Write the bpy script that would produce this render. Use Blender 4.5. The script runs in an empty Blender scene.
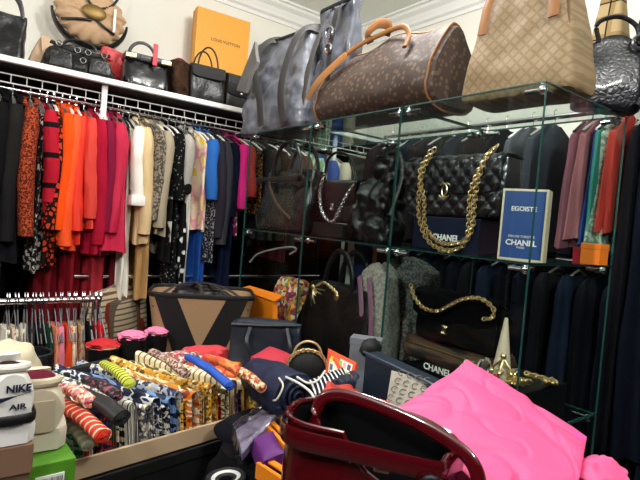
import bpy, bmesh, math, random
from mathutils import Vector, Matrix, noise
PI = math.pi
random.seed(7)
sc = bpy.context.scene
COL = sc.collection
H = 1.47                       # eye height

# ------------------------------------------------------------------ camera
F = 510.0
vx = Vector((670, -37, -F)).normalized()
vy = Vector((-386, 50, -F)); vy = (vy - vx * vy.dot(vx)).normalized()
vz = vx.cross(vy).normalized()
R = Matrix((vx, vy, vz))       # world <- camera
cam_d = bpy.data.cameras.new('camera')
cam = bpy.data.objects.new('camera', cam_d); COL.objects.link(cam)
cam_d.sensor_width = 36.0; cam_d.lens = F / 640 * 36.0
cam_d.clip_start = 0.02
cam.matrix_world = Matrix.Translation((0, 0, H)) @ R.to_4x4()
sc.camera = cam

def ray(px, py):
    return (R @ Vector((px - 320, 240 - py, -F)))
def onX(px, py, X):
    r = ray(px, py); return Vector((0, 0, H)) + r * (X / r.x)
def onY(px, py, Y):
    r = ray(px, py); return Vector((0, 0, H)) + r * (Y / r.y)
def onZ(px, py, z):
    r = ray(px, py); return Vector((0, 0, H)) + r * ((z - H) / r.z)
def D(px, py, d):
    return Vector((0, 0, H)) + ray(px, py) * (d / F)

# ------------------------------------------------------------------ materials
_m = {}
def _c(c):
    if isinstance(c, str):
        c = c.lstrip('#'); v = [int(c[i:i+2], 16) / 255 for i in (0, 2, 4)]
        return tuple((x / 12.92 if x <= .04045 else ((x + .055) / 1.055) ** 2.4) for x in v) + (1,)
    return tuple(c) + (1,) if len(c) == 3 else c

def mat(c, rough=.75, metal=0., coat=0., pat=None, c2=None, c3=None, sc_=20., bump=0., bsc=60., sheen=0., spec=.5, cols=None, stretch=(1, 1, 1), rot=(0, 0, 0), thr=.5):
    if rough >= .8 and spec == .5: spec = .15
    key = str((c, rough, metal, coat, pat, c2, c3, sc_, bump, bsc, sheen, spec, cols, stretch, rot, thr))
    if key in _m: return _m[key]
    m = bpy.data.materials.new('surface'); m.use_nodes = True
    nt = m.node_tree; N = nt.nodes; L = nt.links
    b = N['Principled BSDF']
    b.inputs['Base Color'].default_value = _c(c)
    b.inputs['Roughness'].default_value = rough
    b.inputs['Metallic'].default_value = metal
    b.inputs['Coat Weight'].default_value = coat
    b.inputs['Coat Roughness'].default_value = .06
    b.inputs['Sheen Weight'].default_value = sheen
    b.inputs['Specular IOR Level'].default_value = spec
    tc = N.new('ShaderNodeTexCoord'); mp = N.new('ShaderNodeMapping')
    mp.inputs['Scale'].default_value = stretch; mp.inputs['Rotation'].default_value = rot
    L.new(tc.outputs['Object'], mp.inputs['Vector'])
    V = mp.outputs['Vector']
    def mixc(fac, a, bb):
        x = N.new('ShaderNodeMix'); x.data_type = 'RGBA'
        L.new(fac, x.inputs[0])
        for inp, val in ((x.inputs[6], a), (x.inputs[7], bb)):
            if hasattr(val, 'links'): L.new(val, inp)
            else: inp.default_value = _c(val)
        return x.outputs[2]
    def thresh(out, t, w=.02):
        r = N.new('ShaderNodeMapRange'); r.inputs['From Min'].default_value = t - w; r.inputs['From Max'].default_value = t + w
        L.new(out, r.inputs['Value']); return r.outputs['Result']
    def tex(kind, scale, detail=2):
        t = N.new(kind)
        if 'Scale' in t.inputs: t.inputs['Scale'].default_value = scale
        if 'Detail' in t.inputs and kind == 'ShaderNodeTexNoise': t.inputs['Detail'].default_value = detail
        L.new(V, t.inputs['Vector']); return t
    def line(axis, scale, width):        # thin lines repeating along an axis
        s = N.new('ShaderNodeSeparateXYZ'); L.new(V, s.inputs[0])
        a = N.new('ShaderNodeMath'); a.operation = 'MULTIPLY'; a.inputs[1].default_value = scale; L.new(s.outputs[axis], a.inputs[0])
        f = N.new('ShaderNodeMath'); f.operation = 'FRACT'; L.new(a.outputs[0], f.inputs[0])
        q = N.new('ShaderNodeMath'); q.operation = 'LESS_THAN'; q.inputs[1].default_value = width; L.new(f.outputs[0], q.inputs[0])
        return q.outputs[0]
    def mx(a, bb):
        q = N.new('ShaderNodeMath'); q.operation = 'MAXIMUM'; L.new(a, q.inputs[0]); L.new(bb, q.inputs[1]); return q.outputs[0]
    out = None
    if pat == 'noise':
        out = mixc(thresh(tex('ShaderNodeTexNoise', sc_).outputs[0], thr, .03), c, c2)
    elif pat == 'soft':
        out = mixc(thresh(tex('ShaderNodeTexNoise', sc_, 4).outputs[0], thr, .2), c, c2)
    elif pat == 'spots':
        out = mixc(thresh(tex('ShaderNodeTexVoronoi', sc_).outputs['Distance'], thr, .04), c2, c)
    elif pat == 'cells':
        t = tex('ShaderNodeTexVoronoi', sc_); t.feature = 'DISTANCE_TO_EDGE'
        out = mixc(thresh(t.outputs['Distance'], thr, .03), c2, c)
    elif pat == 'stripe':
        out = mixc(line(0, sc_, thr), c, c2)
    elif pat == 'stripey':
        out = mixc(line(1, sc_, thr), c, c2)
    elif pat == 'stripez':
        out = mixc(line(2, sc_, thr), c, c2)
    elif pat == 'plaid':
        a = mixc(mx(line(0, sc_, .3), line(2, sc_, .3)), c, c2)
        out = mixc(mx(line(0, sc_, .08), line(2, sc_, .08)), a, c3 or '000000')
    elif pat == 'grid':
        out = mixc(mx(line(0, sc_, thr), line(2, sc_, thr)), c, c2)
    elif pat == 'multi':
        t = tex('ShaderNodeTexVoronoi', sc_)
        n2 = N.new('ShaderNodeSeparateColor'); L.new(t.outputs['Color'], n2.inputs[0])
        r = N.new('ShaderNodeValToRGB'); r.color_ramp.interpolation = 'CONSTANT'
        cc = cols; el = r.color_ramp.elements
        while len(el) < len(cc): el.new(.5)
        for i, k in enumerate(cc):
            el[i].position = i / len(cc); el[i].color = _c(k)
        L.new(n2.outputs[0], r.inputs[0]); out = r.outputs[0]
    elif pat == 'bands':
        t = N.new('ShaderNodeTexNoise'); t.inputs['Scale'].default_value = sc_; t.inputs['Detail'].default_value = 1.5
        L.new(V, t.inputs['Vector'])
        r = N.new('ShaderNodeValToRGB'); r.color_ramp.interpolation = 'CONSTANT'
        cc = cols; el = r.color_ramp.elements
        while len(el) < len(cc): el.new(.5)
        for i, k in enumerate(cc):
            el[i].position = .28 + .44 * i / len(cc) if i else 0; el[i].color = _c(k)
        L.new(t.outputs[0], r.inputs[0]); out = r.outputs[0]
    if out is not None: L.new(out, b.inputs['Base Color'])
    if bump:
        t = N.new('ShaderNodeTexNoise'); t.inputs['Scale'].default_value = bsc; t.inputs['Detail'].default_value = 3
        L.new(tc.outputs['Object'], t.inputs['Vector'])
        bp = N.new('ShaderNodeBump'); bp.inputs['Strength'].default_value = bump; bp.inputs['Distance'].default_value = .01
        L.new(t.outputs[0], bp.inputs['Height']); L.new(bp.outputs[0], b.inputs['Normal'])
    _m[key] = m
    return m

def glass_mat(tint, base=.04, power=5.0, rough=.0):
    m = bpy.data.materials.new('clear glass'); m.use_nodes = True
    nt = m.node_tree; N = nt.nodes; L = nt.links; N.clear()
    o = N.new('ShaderNodeOutputMaterial'); mx = N.new('ShaderNodeMixShader')
    t = N.new('ShaderNodeBsdfTransparent'); t.inputs[0].default_value = _c(tint)
    g = N.new('ShaderNodeBsdfGlossy'); g.inputs['Roughness'].default_value = rough; g.inputs['Color'].default_value = (1, 1, 1, 1)
    lw = N.new('ShaderNodeLayerWeight'); lw.inputs['Blend'].default_value = .5
    pw = N.new('ShaderNodeMath'); pw.operation = 'POWER'; pw.inputs[1].default_value = power; L.new(lw.outputs['Facing'], pw.inputs[0])
    f = N.new('ShaderNodeMath'); f.operation = 'MULTIPLY_ADD'; f.inputs[1].default_value = 1 - base; f.inputs[2].default_value = base; L.new(pw.outputs[0], f.inputs[0])
    L.new(f.outputs[0], mx.inputs[0]); L.new(t.outputs[0], mx.inputs[1]); L.new(g.outputs[0], mx.inputs[2]); L.new(mx.outputs[0], o.inputs[0])
    return m
GLASS = glass_mat((.93, .965, .955), base=.006, power=8.0)
WRAP = glass_mat((.8, .8, .84), rough=.12)
EDGE = mat('2c5650', .2, spec=.6)

BLK = mat('101012', .36, bump=.25, bsc=90)                 # black leather
BLKM = mat('0b0b0c', .7)
BLKP = mat('060607', .12, coat=.8)
CHROME = mat('d8d8da', .2, 1.)
GOLD = mat('ead3a0', .28, 1.)
WHITE = mat('e9e8e2', .45)
TAN = mat('8a5a30', .5, bump=.15)

# ------------------------------------------------------------------ mesh helpers
def obj(name, bm, m, parent=None, smooth=True, label=None):
    me = bpy.data.meshes.new(name)
    bmesh.ops.recalc_face_normals(bm, faces=bm.faces[:])
    bm.to_mesh(me); bm.free()
    for k in (m if isinstance(m, (list, tuple)) else [m]): me.materials.append(k)
    if smooth:
        for p in me.polygons: p.use_smooth = True
        try: me.set_sharp_from_angle(angle=.7)
        except Exception: pass
    o = bpy.data.objects.new(name, me); COL.objects.link(o)
    if parent: o.parent = parent
    if label: o['label'] = label
    return o
def tag(o, label=None, cat=None, group=None, kind=None):
    if label: o['label'] = label
    if cat: o['category'] = cat
    if group: o['group'] = group
    if kind: o['kind'] = kind
    return o
def thing(name, label, cat, loc=(0, 0, 0), rz=0, group=None, rot=None):
    o = bpy.data.objects.new(name, None); COL.objects.link(o); o.empty_display_size = .05
    o.location = loc; o.rotation_euler = rot if rot else (0, 0, rz)
    return tag(o, label, cat, group)
def put(o, loc, rz=0, rot=None):
    o.location = loc; o.rotation_euler = rot if rot else (0, 0, rz); return o

def box(bm, cx, cy, cz, sx, sy, sz, bev=0., M=None, mi=0):
    r = bmesh.ops.create_cube(bm, size=1)
    vs = r['verts']
    for v in vs: v.co = Vector((cx + v.co.x * sx, cy + v.co.y * sy, cz + v.co.z * sz))
    if M is not None: bmesh.ops.transform(bm, matrix=M, verts=vs)
    fs = set(f for v in vs for f in v.link_faces)
    for f in fs: f.material_index = mi
    if bev:
        es = list(set(e for v in vs for e in v.link_edges))
        r2 = bmesh.ops.bevel(bm, geom=es, offset=bev, segments=2, profile=.6, affect='EDGES')
        for f in r2['faces']: f.material_index = mi
    return bm
def B(*a, **k): return box(bmesh.new(), *a, **k)

def loft(bm, rings, cap0=True, cap1=True, closed=True, mi=0):
    prev = None; first = None
    for r in rings:
        vs = [bm.verts.new(p) for p in r]
        if prev:
            n = len(vs)
            for i in range(n if closed else n - 1):
                f = bm.faces.new((prev[i], prev[(i + 1) % n], vs[(i + 1) % n], vs[i])); f.material_index = mi
        else: first = vs
        prev = vs
    if closed and cap0: bm.faces.new(first[::-1]).material_index = mi
    if closed and cap1: bm.faces.new(prev).material_index = mi
    return bm

def sweep(bm, pts, rx, ry=None, n=8, up=(0, 0, 1), closed=False, mi=0, taper=None):
    """elliptical section swept along a path; ry is the extent along the side vector"""
    ry = ry or rx
    pts = [Vector(p) for p in pts]; rings = []
    N_ = len(pts); U = Vector(up)
    for i, p in enumerate(pts):
        if closed: t = pts[(i + 1) % N_] - pts[i - 1]
        else: t = pts[min(i + 1, N_ - 1)] - pts[max(i - 1, 0)]
        if t.length < 1e-9: t = Vector((1, 0, 0))
        t.normalize()
        s = t.cross(U)
        if s.length < 1e-3: s = t.cross(Vector((.3, 1, .1)))
        s.normalize(); u = s.cross(t)
        k = taper(i / (N_ - 1)) if taper else 1
        rings.append([p + (u * math.cos(a) * rx + s * math.sin(a) * ry) * k for a in [2 * PI * j / n for j in range(n)]])
    if closed: rings.append(rings[0]); loft(bm, rings, False, False, mi=mi); bmesh.ops.remove_doubles(bm, verts=bm.verts[:], dist=1e-6)
    else: loft(bm, rings, mi=mi)
    return bm
def T(*a, **k): return sweep(bmesh.new(), *a, **k)

def smooth_path(pts, n=6):
    """Catmull-Rom through the points"""
    P = [Vector(p) for p in pts]; P = [P[0] * 2 - P[1]] + P + [P[-1] * 2 - P[-2]]
    out = []
    for i in range(1, len(P) - 2):
        for k in range(n):
            t = k / n
            out.append(.5 * ((2 * P[i]) + (P[i + 1] - P[i - 1]) * t + (2 * P[i - 1] - 5 * P[i] + 4 * P[i + 1] - P[i + 2]) * t * t + (-P[i - 1] + 3 * P[i] - 3 * P[i + 1] + P[i + 2]) * t ** 3))
    out.append(P[-2]); return out

def rrect(a, b, r, n):
    """n points evenly spaced on a rounded rectangle of half extents a, b, starting front centre (0,-b) going +x"""
    r = min(r, a * .99, b * .99)
    segs = [('l', (0, -b), (a - r, -b)), ('c', (a - r, -b + r), -PI / 2), ('l', (a, -b + r), (a, b - r)), ('c', (a - r, b - r), 0),
            ('l', (a - r, b), (-a + r, b)), ('c', (-a + r, b - r), PI / 2), ('l', (-a, b - r), (-a, -b + r)), ('c', (-a + r, -b + r), PI), ('l', (-a + r, -b), (0, -b))]
    ls = [math.dist(s[1], s[2]) if s[0] == 'l' else r * PI / 2 for s in segs]
    tot = sum(ls); out = []
    for k in range(n):
        d = tot * k / n
        for s, l in zip(segs, ls):
            if d <= l or s is segs[-1]:
                if s[0] == 'l':
                    t = d / l if l else 0
                    out.append((s[1][0] + (s[2][0] - s[1][0]) * t, s[1][1] + (s[2][1] - s[1][1]) * t))
                else:
                    an = s[2] + d / r; out.append((s[1][0] + math.cos(an) * r, s[1][1] + math.sin(an) * r))
                break
            d -= l
    return out

def lerp(a, b, t): return a + (b - a) * t
def bag_bm(w, d, h, tw=1., td=.55, r=.35, bulge=.12, crump=.0, seed=0, nz=18, n=72, open_top=False, quilt=None, arch=0., foot=.08, csc=9.):
    """a soft bag body standing on z=0: base w x d, height h, top scaled by tw / td"""
    rings = []
    ts = [0, foot * .25, foot * .7] + [foot + (1 - foot) * i / nz for i in range(nz + 1)]
    def ring(t, inset=1., zoff=0.):
        a = w / 2 * lerp(1, tw, t) * inset; b = d / 2 * lerp(1, td, t) * inset
        a *= 1 + bulge * .35 * math.sin(PI * t); b *= 1 + bulge * 2 * math.sin(PI * min(1, t * 1.1)) * (1 - .4 * t)
        if t < foot: q = .86 + .14 * math.sqrt(max(0, 1 - (1 - t / foot) ** 2)); a *= q; b *= q
        out = []
        for (x, y) in rrect(a, b, r * min(a, b) * 1.2, n):
            z = h * t + zoff
            if arch: z -= arch * (abs(x) / a) ** 2 * t
            v = Vector((x, y, z)); nn = Vector((x / (a * a), y / (b * b), 0)); nn.normalize()
            if quilt:
                qs, qa = quilt; u_, w_ = x / qs, z / qs
                v += Vector((0, math.copysign(1, y), 0)) * (qa * (abs(math.sin(PI * (u_ + w_))) * abs(math.sin(PI * (u_ - w_)))) ** .33) * min(1, (1 - abs(x) / a) * 8)
            if crump: v += nn * crump * (noise.noise(v * csc + Vector((seed, seed * 2, 0))) + .5 * noise.noise(v * csc * 2.7 + Vector((seed, 3, 1))))
            out.append(v)
        return out
    for t in ts: rings.append(ring(t))
    if open_top:
        rings.append(ring(1, .93)); 
        for t in (.8, .5, .2, .06): rings.append(ring(t, .9))
    else:
        rings.append(ring(1, .8, min(.012, h * .04))); rings.append(ring(1, .35, min(.016, h * .05)))
    return loft(bmesh.new(), rings)

def arc(x0, x1, y, z, hh, n=14, y1=None, lean=0.):
    y1 = y if y1 is None else y1
    return [Vector((lerp(x0, x1, .5 - .5 * math.cos(PI * i / n)), lerp(y, y1, i / n) + lean * math.sin(PI * i / n), z + hh * math.sin(PI * i / n))) for i in range(n + 1)]

def chain_bm(path, size=.012, th=.0016, seed=0):
    """a run of alternating links along a path"""
    bm = bmesh.new(); P = [Vector(p) for p in path]
    Ls = [0]
    for a, b in zip(P, P[1:]): Ls.append(Ls[-1] + (b - a).length)
    tot = Ls[-1]; step = size * .68; k = 0; s = 0
    while s < tot:
        i = max(j for j in range(len(P) - 1) if Ls[j] <= s + 1e-9)
        l = Ls[i + 1] - Ls[i]; t = (s - Ls[i]) / l if l else 0
        p = P[i].lerp(P[i + 1], t); d = (P[i + 1] - P[i]).normalized()
        side = d.cross(Vector((0, 1, .2))); side = side.normalized() if side.length > 1e-3 else Vector((1, 0, 0))
        o2 = d.cross(side).normalized()
        an = .7 if k % 2 else -.7
        w = side * math.cos(an) + o2 * math.sin(an)
        pts = [p + d * math.cos(q) * size * .55 + w * math.sin(q) * size * .36 for q in [2 * PI * j / 10 for j in range(10)]]
        sweep(bm, pts, th, n=5, closed=False, up=d.cross(w)); sweep(bm, [pts[-1], pts[0]], th, n=5, up=d.cross(w))
        s += step; k += 1
    return bm

def text_obj(name, s, size, m, parent, loc, rot=(PI / 2, 0, 0), depth=.0006, bold=0., xs=1.):
    cu = bpy.data.curves.new(name, 'FONT'); cu.body = s; cu.size = size; cu.align_x = 'CENTER'; cu.align_y = 'CENTER'
    cu.extrude = depth; cu.offset = bold
    t = bpy.data.objects.new(name, cu); COL.objects.link(t)
    bpy.context.view_layer.update()
    me = bpy.data.meshes.new_from_object(t.evaluated_get(bpy.context.evaluated_depsgraph_get()))
    bpy.data.objects.remove(t); bpy.data.curves.remove(cu)
    me.materials.clear(); me.materials.append(m)
    o = bpy.data.objects.new(name, me); COL.objects.link(o); o.parent = parent; o.location = loc; o.rotation_euler = rot; o.scale = (xs, 1, 1)
    return o

def slab(bm, pts, th, sub=1, crease=0., crump=0., seed=0, puff=0., nu=1, nv=1, csc=12., mi=0):
    """a thick patch over 4 corner points (a,b,c,d around), pushed out by puff in the middle"""
    a, b, c, d = [Vector(p) for p in pts]
    nrm = ((b - a).cross(d - a)).normalized()
    if nrm.z < 0: nrm = -nrm
    for side in (1, -1):
        pass
    top = []; bot = []
    for i in range(nu + 1):
        rt = []; rb = []
        for j in range(nv + 1):
            u = i / nu; v = j / nv
            p = (a * (1 - u) + b * u) * (1 - v) + (d * (1 - u) + c * u) * v
            e = (math.sin(PI * u) * math.sin(PI * v)) ** .5 if puff else 0
            k = crump * (noise.noise(p * csc + Vector((seed, 0, 0))) + .6 * abs(noise.noise(p * csc * 2.3 + Vector((0, seed, 0))))) if crump else 0
            if crease:
                for fq, am in ((1, 1.), (2.1, .5)):
                    nv_ = noise.noise(p * csc * fq + Vector((seed * 3, fq, 1)) + .5 * noise.noise_vector(p * 6)); k += -crease * am * max(0, 1 - 7 * abs(nv_)) + crease * am * 1.2 * nv_
            rt.append(bm.verts.new(p + nrm * (th / 2 + puff * e + k))); rb.append(bm.verts.new(p - nrm * (th / 2 + puff * .5 * e) + nrm * k * .5))
        top.append(rt); bot.append(rb)
    F_ = []
    for i in range(nu):
        for j in range(nv):
            F_.append(bm.faces.new((top[i][j], top[i + 1][j], top[i + 1][j + 1], top[i][j + 1])))
            F_.append(bm.faces.new((bot[i][j], bot[i][j + 1], bot[i + 1][j + 1], bot[i + 1][j])))
    for i in range(nu):
        F_.append(bm.faces.new((top[i][0], bot[i][0], bot[i + 1][0], top[i + 1][0]))); F_.append(bm.faces.new((top[i][nv], top[i + 1][nv], bot[i + 1][nv], bot[i][nv])))
    for j in range(nv):
        F_.append(bm.faces.new((top[0][j], top[0][j + 1], bot[0][j + 1], bot[0][j]))); F_.append(bm.faces.new((top[nu][j], bot[nu][j], bot[nu][j + 1], top[nu][j + 1])))
    for f in F_: f.material_index = mi
    return bm
def ell(bm, c, rx, ry, rz, seg=16, crump=0., seed=0):
    r = bmesh.ops.create_uvsphere(bm, u_segments=seg, v_segments=seg // 2 + 2, radius=1)
    for v in r['verts']:
        k = 1 + (crump * noise.noise(v.co * 2.2 + Vector((seed, 0, 0))) if crump else 0)
        v.co = Vector((c[0] + v.co.x * rx * k, c[1] + v.co.y * ry * k, c[2] + v.co.z * rz * k))
    return bm
def ring(bm, c, rr, th, axis='y', n=16, sq=1.):
    c = Vector(c); pts = []
    for i in range(n):
        a = 2 * PI * i / n; u, v = math.cos(a) * rr, math.sin(a) * rr * sq
        pts.append(c + (Vector((u, 0, v)) if axis == 'y' else Vector((u, v, 0)) if axis == 'z' else Vector((0, u, v))))
    up = {'y': (0, 1, 0), 'z': (0, 0, 1), 'x': (1, 0, 0)}[axis]
    return sweep(bm, pts, th, n=6, closed=True, up=up)
# ------------------------------------------------------------------ the room
XB, YA = 2.3, 2.8
XW, YW, ZC = -2.4, -2.6, 2.80
def struct(name, bm, m, parent=None, smooth=False):
    o = obj(name, bm, m, parent, smooth)
    if not parent: o['kind'] = 'structure'
    return o
WALLM = mat('f0eee2', .9, bump=.05, bsc=30)
CEILM = mat('eef0ea', .9)
struct('floor', B((XB + XW) / 2, (YA + YW) / 2, -.05, XB - XW, YA - YW, .1), mat('5a4636', .5, pat='stripe', c2='4b392c', sc_=8, thr=.5))
struct('ceiling', B((XB + XW) / 2, (YA + YW) / 2, ZC + .05, XB - XW + .2, YA - YW + .2, .1), CEILM)
struct('wall_back', B((XB + XW) / 2, YA + .05, ZC / 2, XB - XW, .1, ZC), WALLM)
struct('wall_right', B(XB + .05, (YA + YW) / 2, ZC / 2, .1, YA - YW + .2, ZC), WALLM)
DKW = mat('1c1816', .9)  # colour of the unseen walls, kept dark to dim the glass reflections
struct('wall_left', B(XW - .05, (YA + YW) / 2, ZC / 2, .1, YA - YW + .2, ZC), DKW)
struct('wall_front', B((XB + XW) / 2, YW - .05, ZC / 2, XB - XW, .1, ZC), DKW)
def crown(name, along):
    prof = [(0, -.115), (.012, -.115), (.014, -.095), (.03, -.085), (.034, -.07), (.045, -.045), (.07, -.028), (.075, -.014), (.095, -.012), (.095, 0), (0, 0)]
    bm = bmesh.new()
    if along == 'x': rings = [[Vector((x, YA - p, ZC + q)) for p, q in prof] for x in (XW, XB)]
    else: rings = [[Vector((XB - p, y, ZC + q)) for p, q in prof] for y in (YW, YA)]
    loft(bm, rings); struct(name, bm, mat('f3f3ee', .6))
crown('trim_1', 'x'); crown('trim_2', 'y')

# ---- wooden shelf with white lip over the rack
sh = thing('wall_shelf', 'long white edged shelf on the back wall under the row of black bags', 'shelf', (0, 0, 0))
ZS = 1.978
obj('shelf_board', B(.05, 2.51, 1.963, 4.45, .58, .018), mat('2a2624', .6), sh, False)  # dark colour stands in for the board's shaded underside
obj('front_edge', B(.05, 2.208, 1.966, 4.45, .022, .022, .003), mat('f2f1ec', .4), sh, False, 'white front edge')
for x in (.535, -1.2, 1.75):
    b = obj('bracket', B(x, 2.235, 1.87, .022, .014, .17, .003), mat('e8e8e4', .4), sh, False, 'white upright strip')

def wire_rack(x0, x1, y, z, label):
    t = thing('wire_rack', label, 'wire rack')
    bm = bmesh.new()
    for dz, dy in ((0, 0), (-.032, 0)): sweep(bm, [(x0, y + dy, z + dz), (x1, y + dy, z + dz)], .0028, n=6)
    obj('long_wire', bm, mat('d8d6d0', .4), t)
    n = int((x1 - x0) / .052); first = None
    for i in range(n):
        if not first: first = obj('cross_wire', T([(0, y, z + .002), (0, y - .002, z - .033)], .0018, n=4), mat('d8d6d0', .4), t); o = first
        else: o = first.copy(); COL.objects.link(o)
        o.location = (x0 + .02 + i * .052, 0, 0)
    return t
struct('shade_panel_1', B(.0, 2.785, .98, 4.6, .03, 1.92), mat('15110f', .8))  # dark sheet added for the shade under the shelf and behind the garments
wire_rack(-2.1, 2.25, 2.25, 1.922, 'white ventilated wire rack fixed below the long white edged shelf')
RA_Y, RA_Z = 2.34, 1.885
tag(obj('hanging_rail', T([(-2.2, RA_Y, RA_Z), (2.29, RA_Y, RA_Z)], .011, n=12), CHROME), 'chrome rail under the wire rack carrying the row of coats and dresses', 'clothes rail')
RB_X, RB_Z, RB2_Z = 1.90, 1.95, 1.40
tag(obj('hanging_rail', T([(RB_X, -.6, RB_Z), (RB_X, 2.0, RB_Z)], .011, n=12), CHROME), 'upper chrome rail on the right wall holding folded trousers behind the glass case', 'clothes rail')
tag(obj('hanging_rail', T([(RB_X, -.6, RB2_Z), (RB_X, 2.0, RB2_Z)], .011, n=12), CHROME), 'lower chrome rail on the right wall holding the dark blue jeans', 'clothes rail')
t = thing('wall_shelf', 'white shelf high on the right wall above the hanging trousers', 'shelf')
obj('shelf_board', B(2.12, .2, 2.165, .36, 1.7, .03), mat('e6e6e2', .5), t, False)
for y in (-.4, .2, .9): obj('bracket', B(2.2, y, 2.14, .19, .02, .03), mat('e6e6e2', .5), t, False)

# ------------------------------------------------------------------ garments
def hanger_bm(w=.19):
    pts = smooth_path([(0, -w, -.075), (0, -w * .55, -.035), (0, -.02, -.012), (0, 0, -.008), (0, .02, -.012), (0, w * .55, -.035), (0, w, -.075)], 4)
    return sweep(bmesh.new(), pts, .006, .004, n=6, up=(1, 0, 0))
def hook_bm():
    pts = [(0, 0, -.01), (0, 0, .018)] + [(0, -.013 * math.sin(a) * 1 + 0, .018 + .016 - .016 * math.cos(a)) for a in [PI * k / 7 for k in range(1, 9)]]
    return sweep(bmesh.new(), pts, .0022, n=5, up=(1, 0, 0))
_hm = [mat('c9c9c9', .3, .9), mat('101010', .4), mat('ece8e0', .4), mat('7a5232', .5)]
_h0 = hanger_bm(); _hme = []
for k in _hm:
    me = bpy.data.meshes.new('hanger'); b2 = hanger_bm(); b2.to_mesh(me); b2.free(); me.materials.append(k); _hme.append(me)
_hk = bpy.data.meshes.new('hook'); b2 = hook_bm(); b2.to_mesh(_hk); b2.free(); _hk.materials.append(CHROME)
_hme.append(bpy.data.meshes.new('hanger'))
b2 = sweep(bmesh.new(), smooth_path([(0, -.085, -.10), (0, -.04, -.055), (0, -.008, -.012), (0, .008, -.012), (0, .04, -.055), (0, .085, -.10)], 4), .0022, n=6, up=(1, 0, 0)); b2.to_mesh(_hme[-1]); b2.free(); _hme[-1].materials.append(mat('5a5a5c', .4, .6))
HANG = {4: 'thin wire', 0: 'chrome', 1: 'black', 2: 'white', 3: 'wooden'}
def hanger(loc, rz, k, label, group, sc=1., sz=1.):
    o = bpy.data.objects.new('clothes_hanger', _hme[k]); COL.objects.link(o)
    h = bpy.data.objects.new('hook', _hk); COL.objects.link(h); h.parent = o
    o.location = loc; o.rotation_euler = (0, 0, rz); o.scale = (1, sc, sz)
    tag(o, label, 'clothes hanger', group); return o

def garment_bm(L, wt, wb, th, folds=7, amp=.012, flare=1., neck=.055, drop=.075, seed=0, tb=None, nz=20):
    """body hanging from z=0: width along y, thickness along x"""
    rings = []; n = 48; tb = tb or th * flare
    zs = [0, -.012, -drop * .4, -drop * .75, -drop] + [lerp(-drop, -L, (i / nz)) for i in range(1, nz + 1)]
    for z in zs:
        s = min(1, -z / drop)
        t = max(0, (-z - drop) / (L - drop))
        w = lerp(neck, wt, s ** .8) if s < 1 else lerp(wt, wb, t)
        x_ = lerp(.02, th, min(1, -z / (drop * 1.6))) if t == 0 else lerp(th, tb, t)
        out = []
        for j in range(n):
            a = 2 * PI * j / n
            cx, cy = math.cos(a), math.sin(a)
            px = math.copysign(abs(cx) ** .8, cx) * x_ / 2; py = math.copysign(abs(cy) ** .8, cy) * w
            k = amp * (.25 + t) * math.sin(folds * a + seed * 1.7 + 2 * noise.noise(Vector((seed, z * 2, 0))))
            k += amp * .7 * noise.noise(Vector((px * 9, py * 9 + seed, z * 5)))
            out.append(Vector((px + cx * k, py + cy * k * 1.2, z + (.006 * math.sin(a * 3 + seed) if t >= 1 else 0))))
        rings.append(out)
    return loft(bmesh.new(), rings)
def sleeve_bm(y, L, r0=.055, r1=.04, out=.02, drop=.06, seed=0, sgn=-1):
    pts = []; 
    for i in range(13):
        t = i / 12
        pts.append(Vector((.008 * math.sin(t * 4 + seed), sgn * (y - .02 + out * math.sin(t * PI * .6)), -drop * .75 - (L - drop) * t)))
    bm = bmesh.new(); rings = []
    for i, p in enumerate(pts):
        t = i / 12; r = lerp(r0, r1, t) * (.55 if i == 0 else .85 if i == 1 else 1)
        rr = []
        for j in range(16):
            a = 2 * PI * j / 16; k = 1 + .16 * noise.noise(Vector((math.cos(a) * 2 + seed, math.sin(a) * 2, p.z * 14)))
            rr.append(p + Vector((math.cos(a) * r * .62 * k, math.sin(a) * r * k, 0)))
        rings.append(rr)
    rings.append([rings[-1][j] * 1 + (pts[-1] - rings[-1][j]) * .25 for j in range(16)])
    rings.append([pts[-1] + Vector((0, 0, .03)) + (q - pts[-1]) * .8 for q in rings[-1]])
    return loft(bm, rings)
_gn = 0
def garment(name, label, cat, X, hem, m, kind='jacket', th=.06, wt=.2, wb=None, slv=None, flare=1.2, m2=None, rz=None, hk=None, top=1.845, RY=RA_Y, group='garments on the back rail', amp=.012, cuff=None, extra=None, axis='x', RZ=RA_Z, hlab=None, smat=None, hsc=1., hsz=1.):
    global _gn; _gn += 1
    rz = random.uniform(-.09, -.01) if rz is None else rz
    base = (X, RY, top) if axis == 'x' else (RY, X, top)
    if axis == 'y': rz += -PI / 2
    L = top - hem
    g = thing(name, label, cat, base, rz, group)
    hk = random.choice([0, 0, 1, 2]) if hk is None else hk
    wb = wb or wt * 1.05
    if kind == 'trousers':
        wt = .13; wb = .12
    obj('body', garment_bm(L, wt, wb, th, amp=amp, flare=flare, seed=_gn, neck=.05 if kind != 'trousers' else .1, drop=.075 if kind not in ('trousers', 'skirt') else .03), m, g)
    if kind in ('jacket', 'blouse'):
        sl = slv or .55
        for s in (-1, 1):
            so = obj('sleeve', sleeve_bm(wt, sl, seed=_gn, sgn=s, r0=.055 if kind == 'jacket' else .045, r1=.042), smat or m, g)
            if cuff:
                obj('cuff', B(0, s * (wt - .0), -sl + .02, .058, .088, .045, .012), cuff, so)
    if kind == 'jacket':
        obj('collar', T(smooth_path([(-.02, -.07, -.02), (-.024, -.03, .012), (0, .02, .02), (.024, -.03, .012), (.02, -.07, -.02)], 3), .006, .012, n=6), m, g)
    hl = (hlab or 'clothes hanger on the back rail, its hook showing above the garments')
    hanger((base[0], base[1], RZ - .0215), rz, hk, HANG[hk] + ' ' + hl, HANG[hk] + ' hangers on ' + group.split(' on ')[-1], hsc, hsz)
    return g
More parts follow.
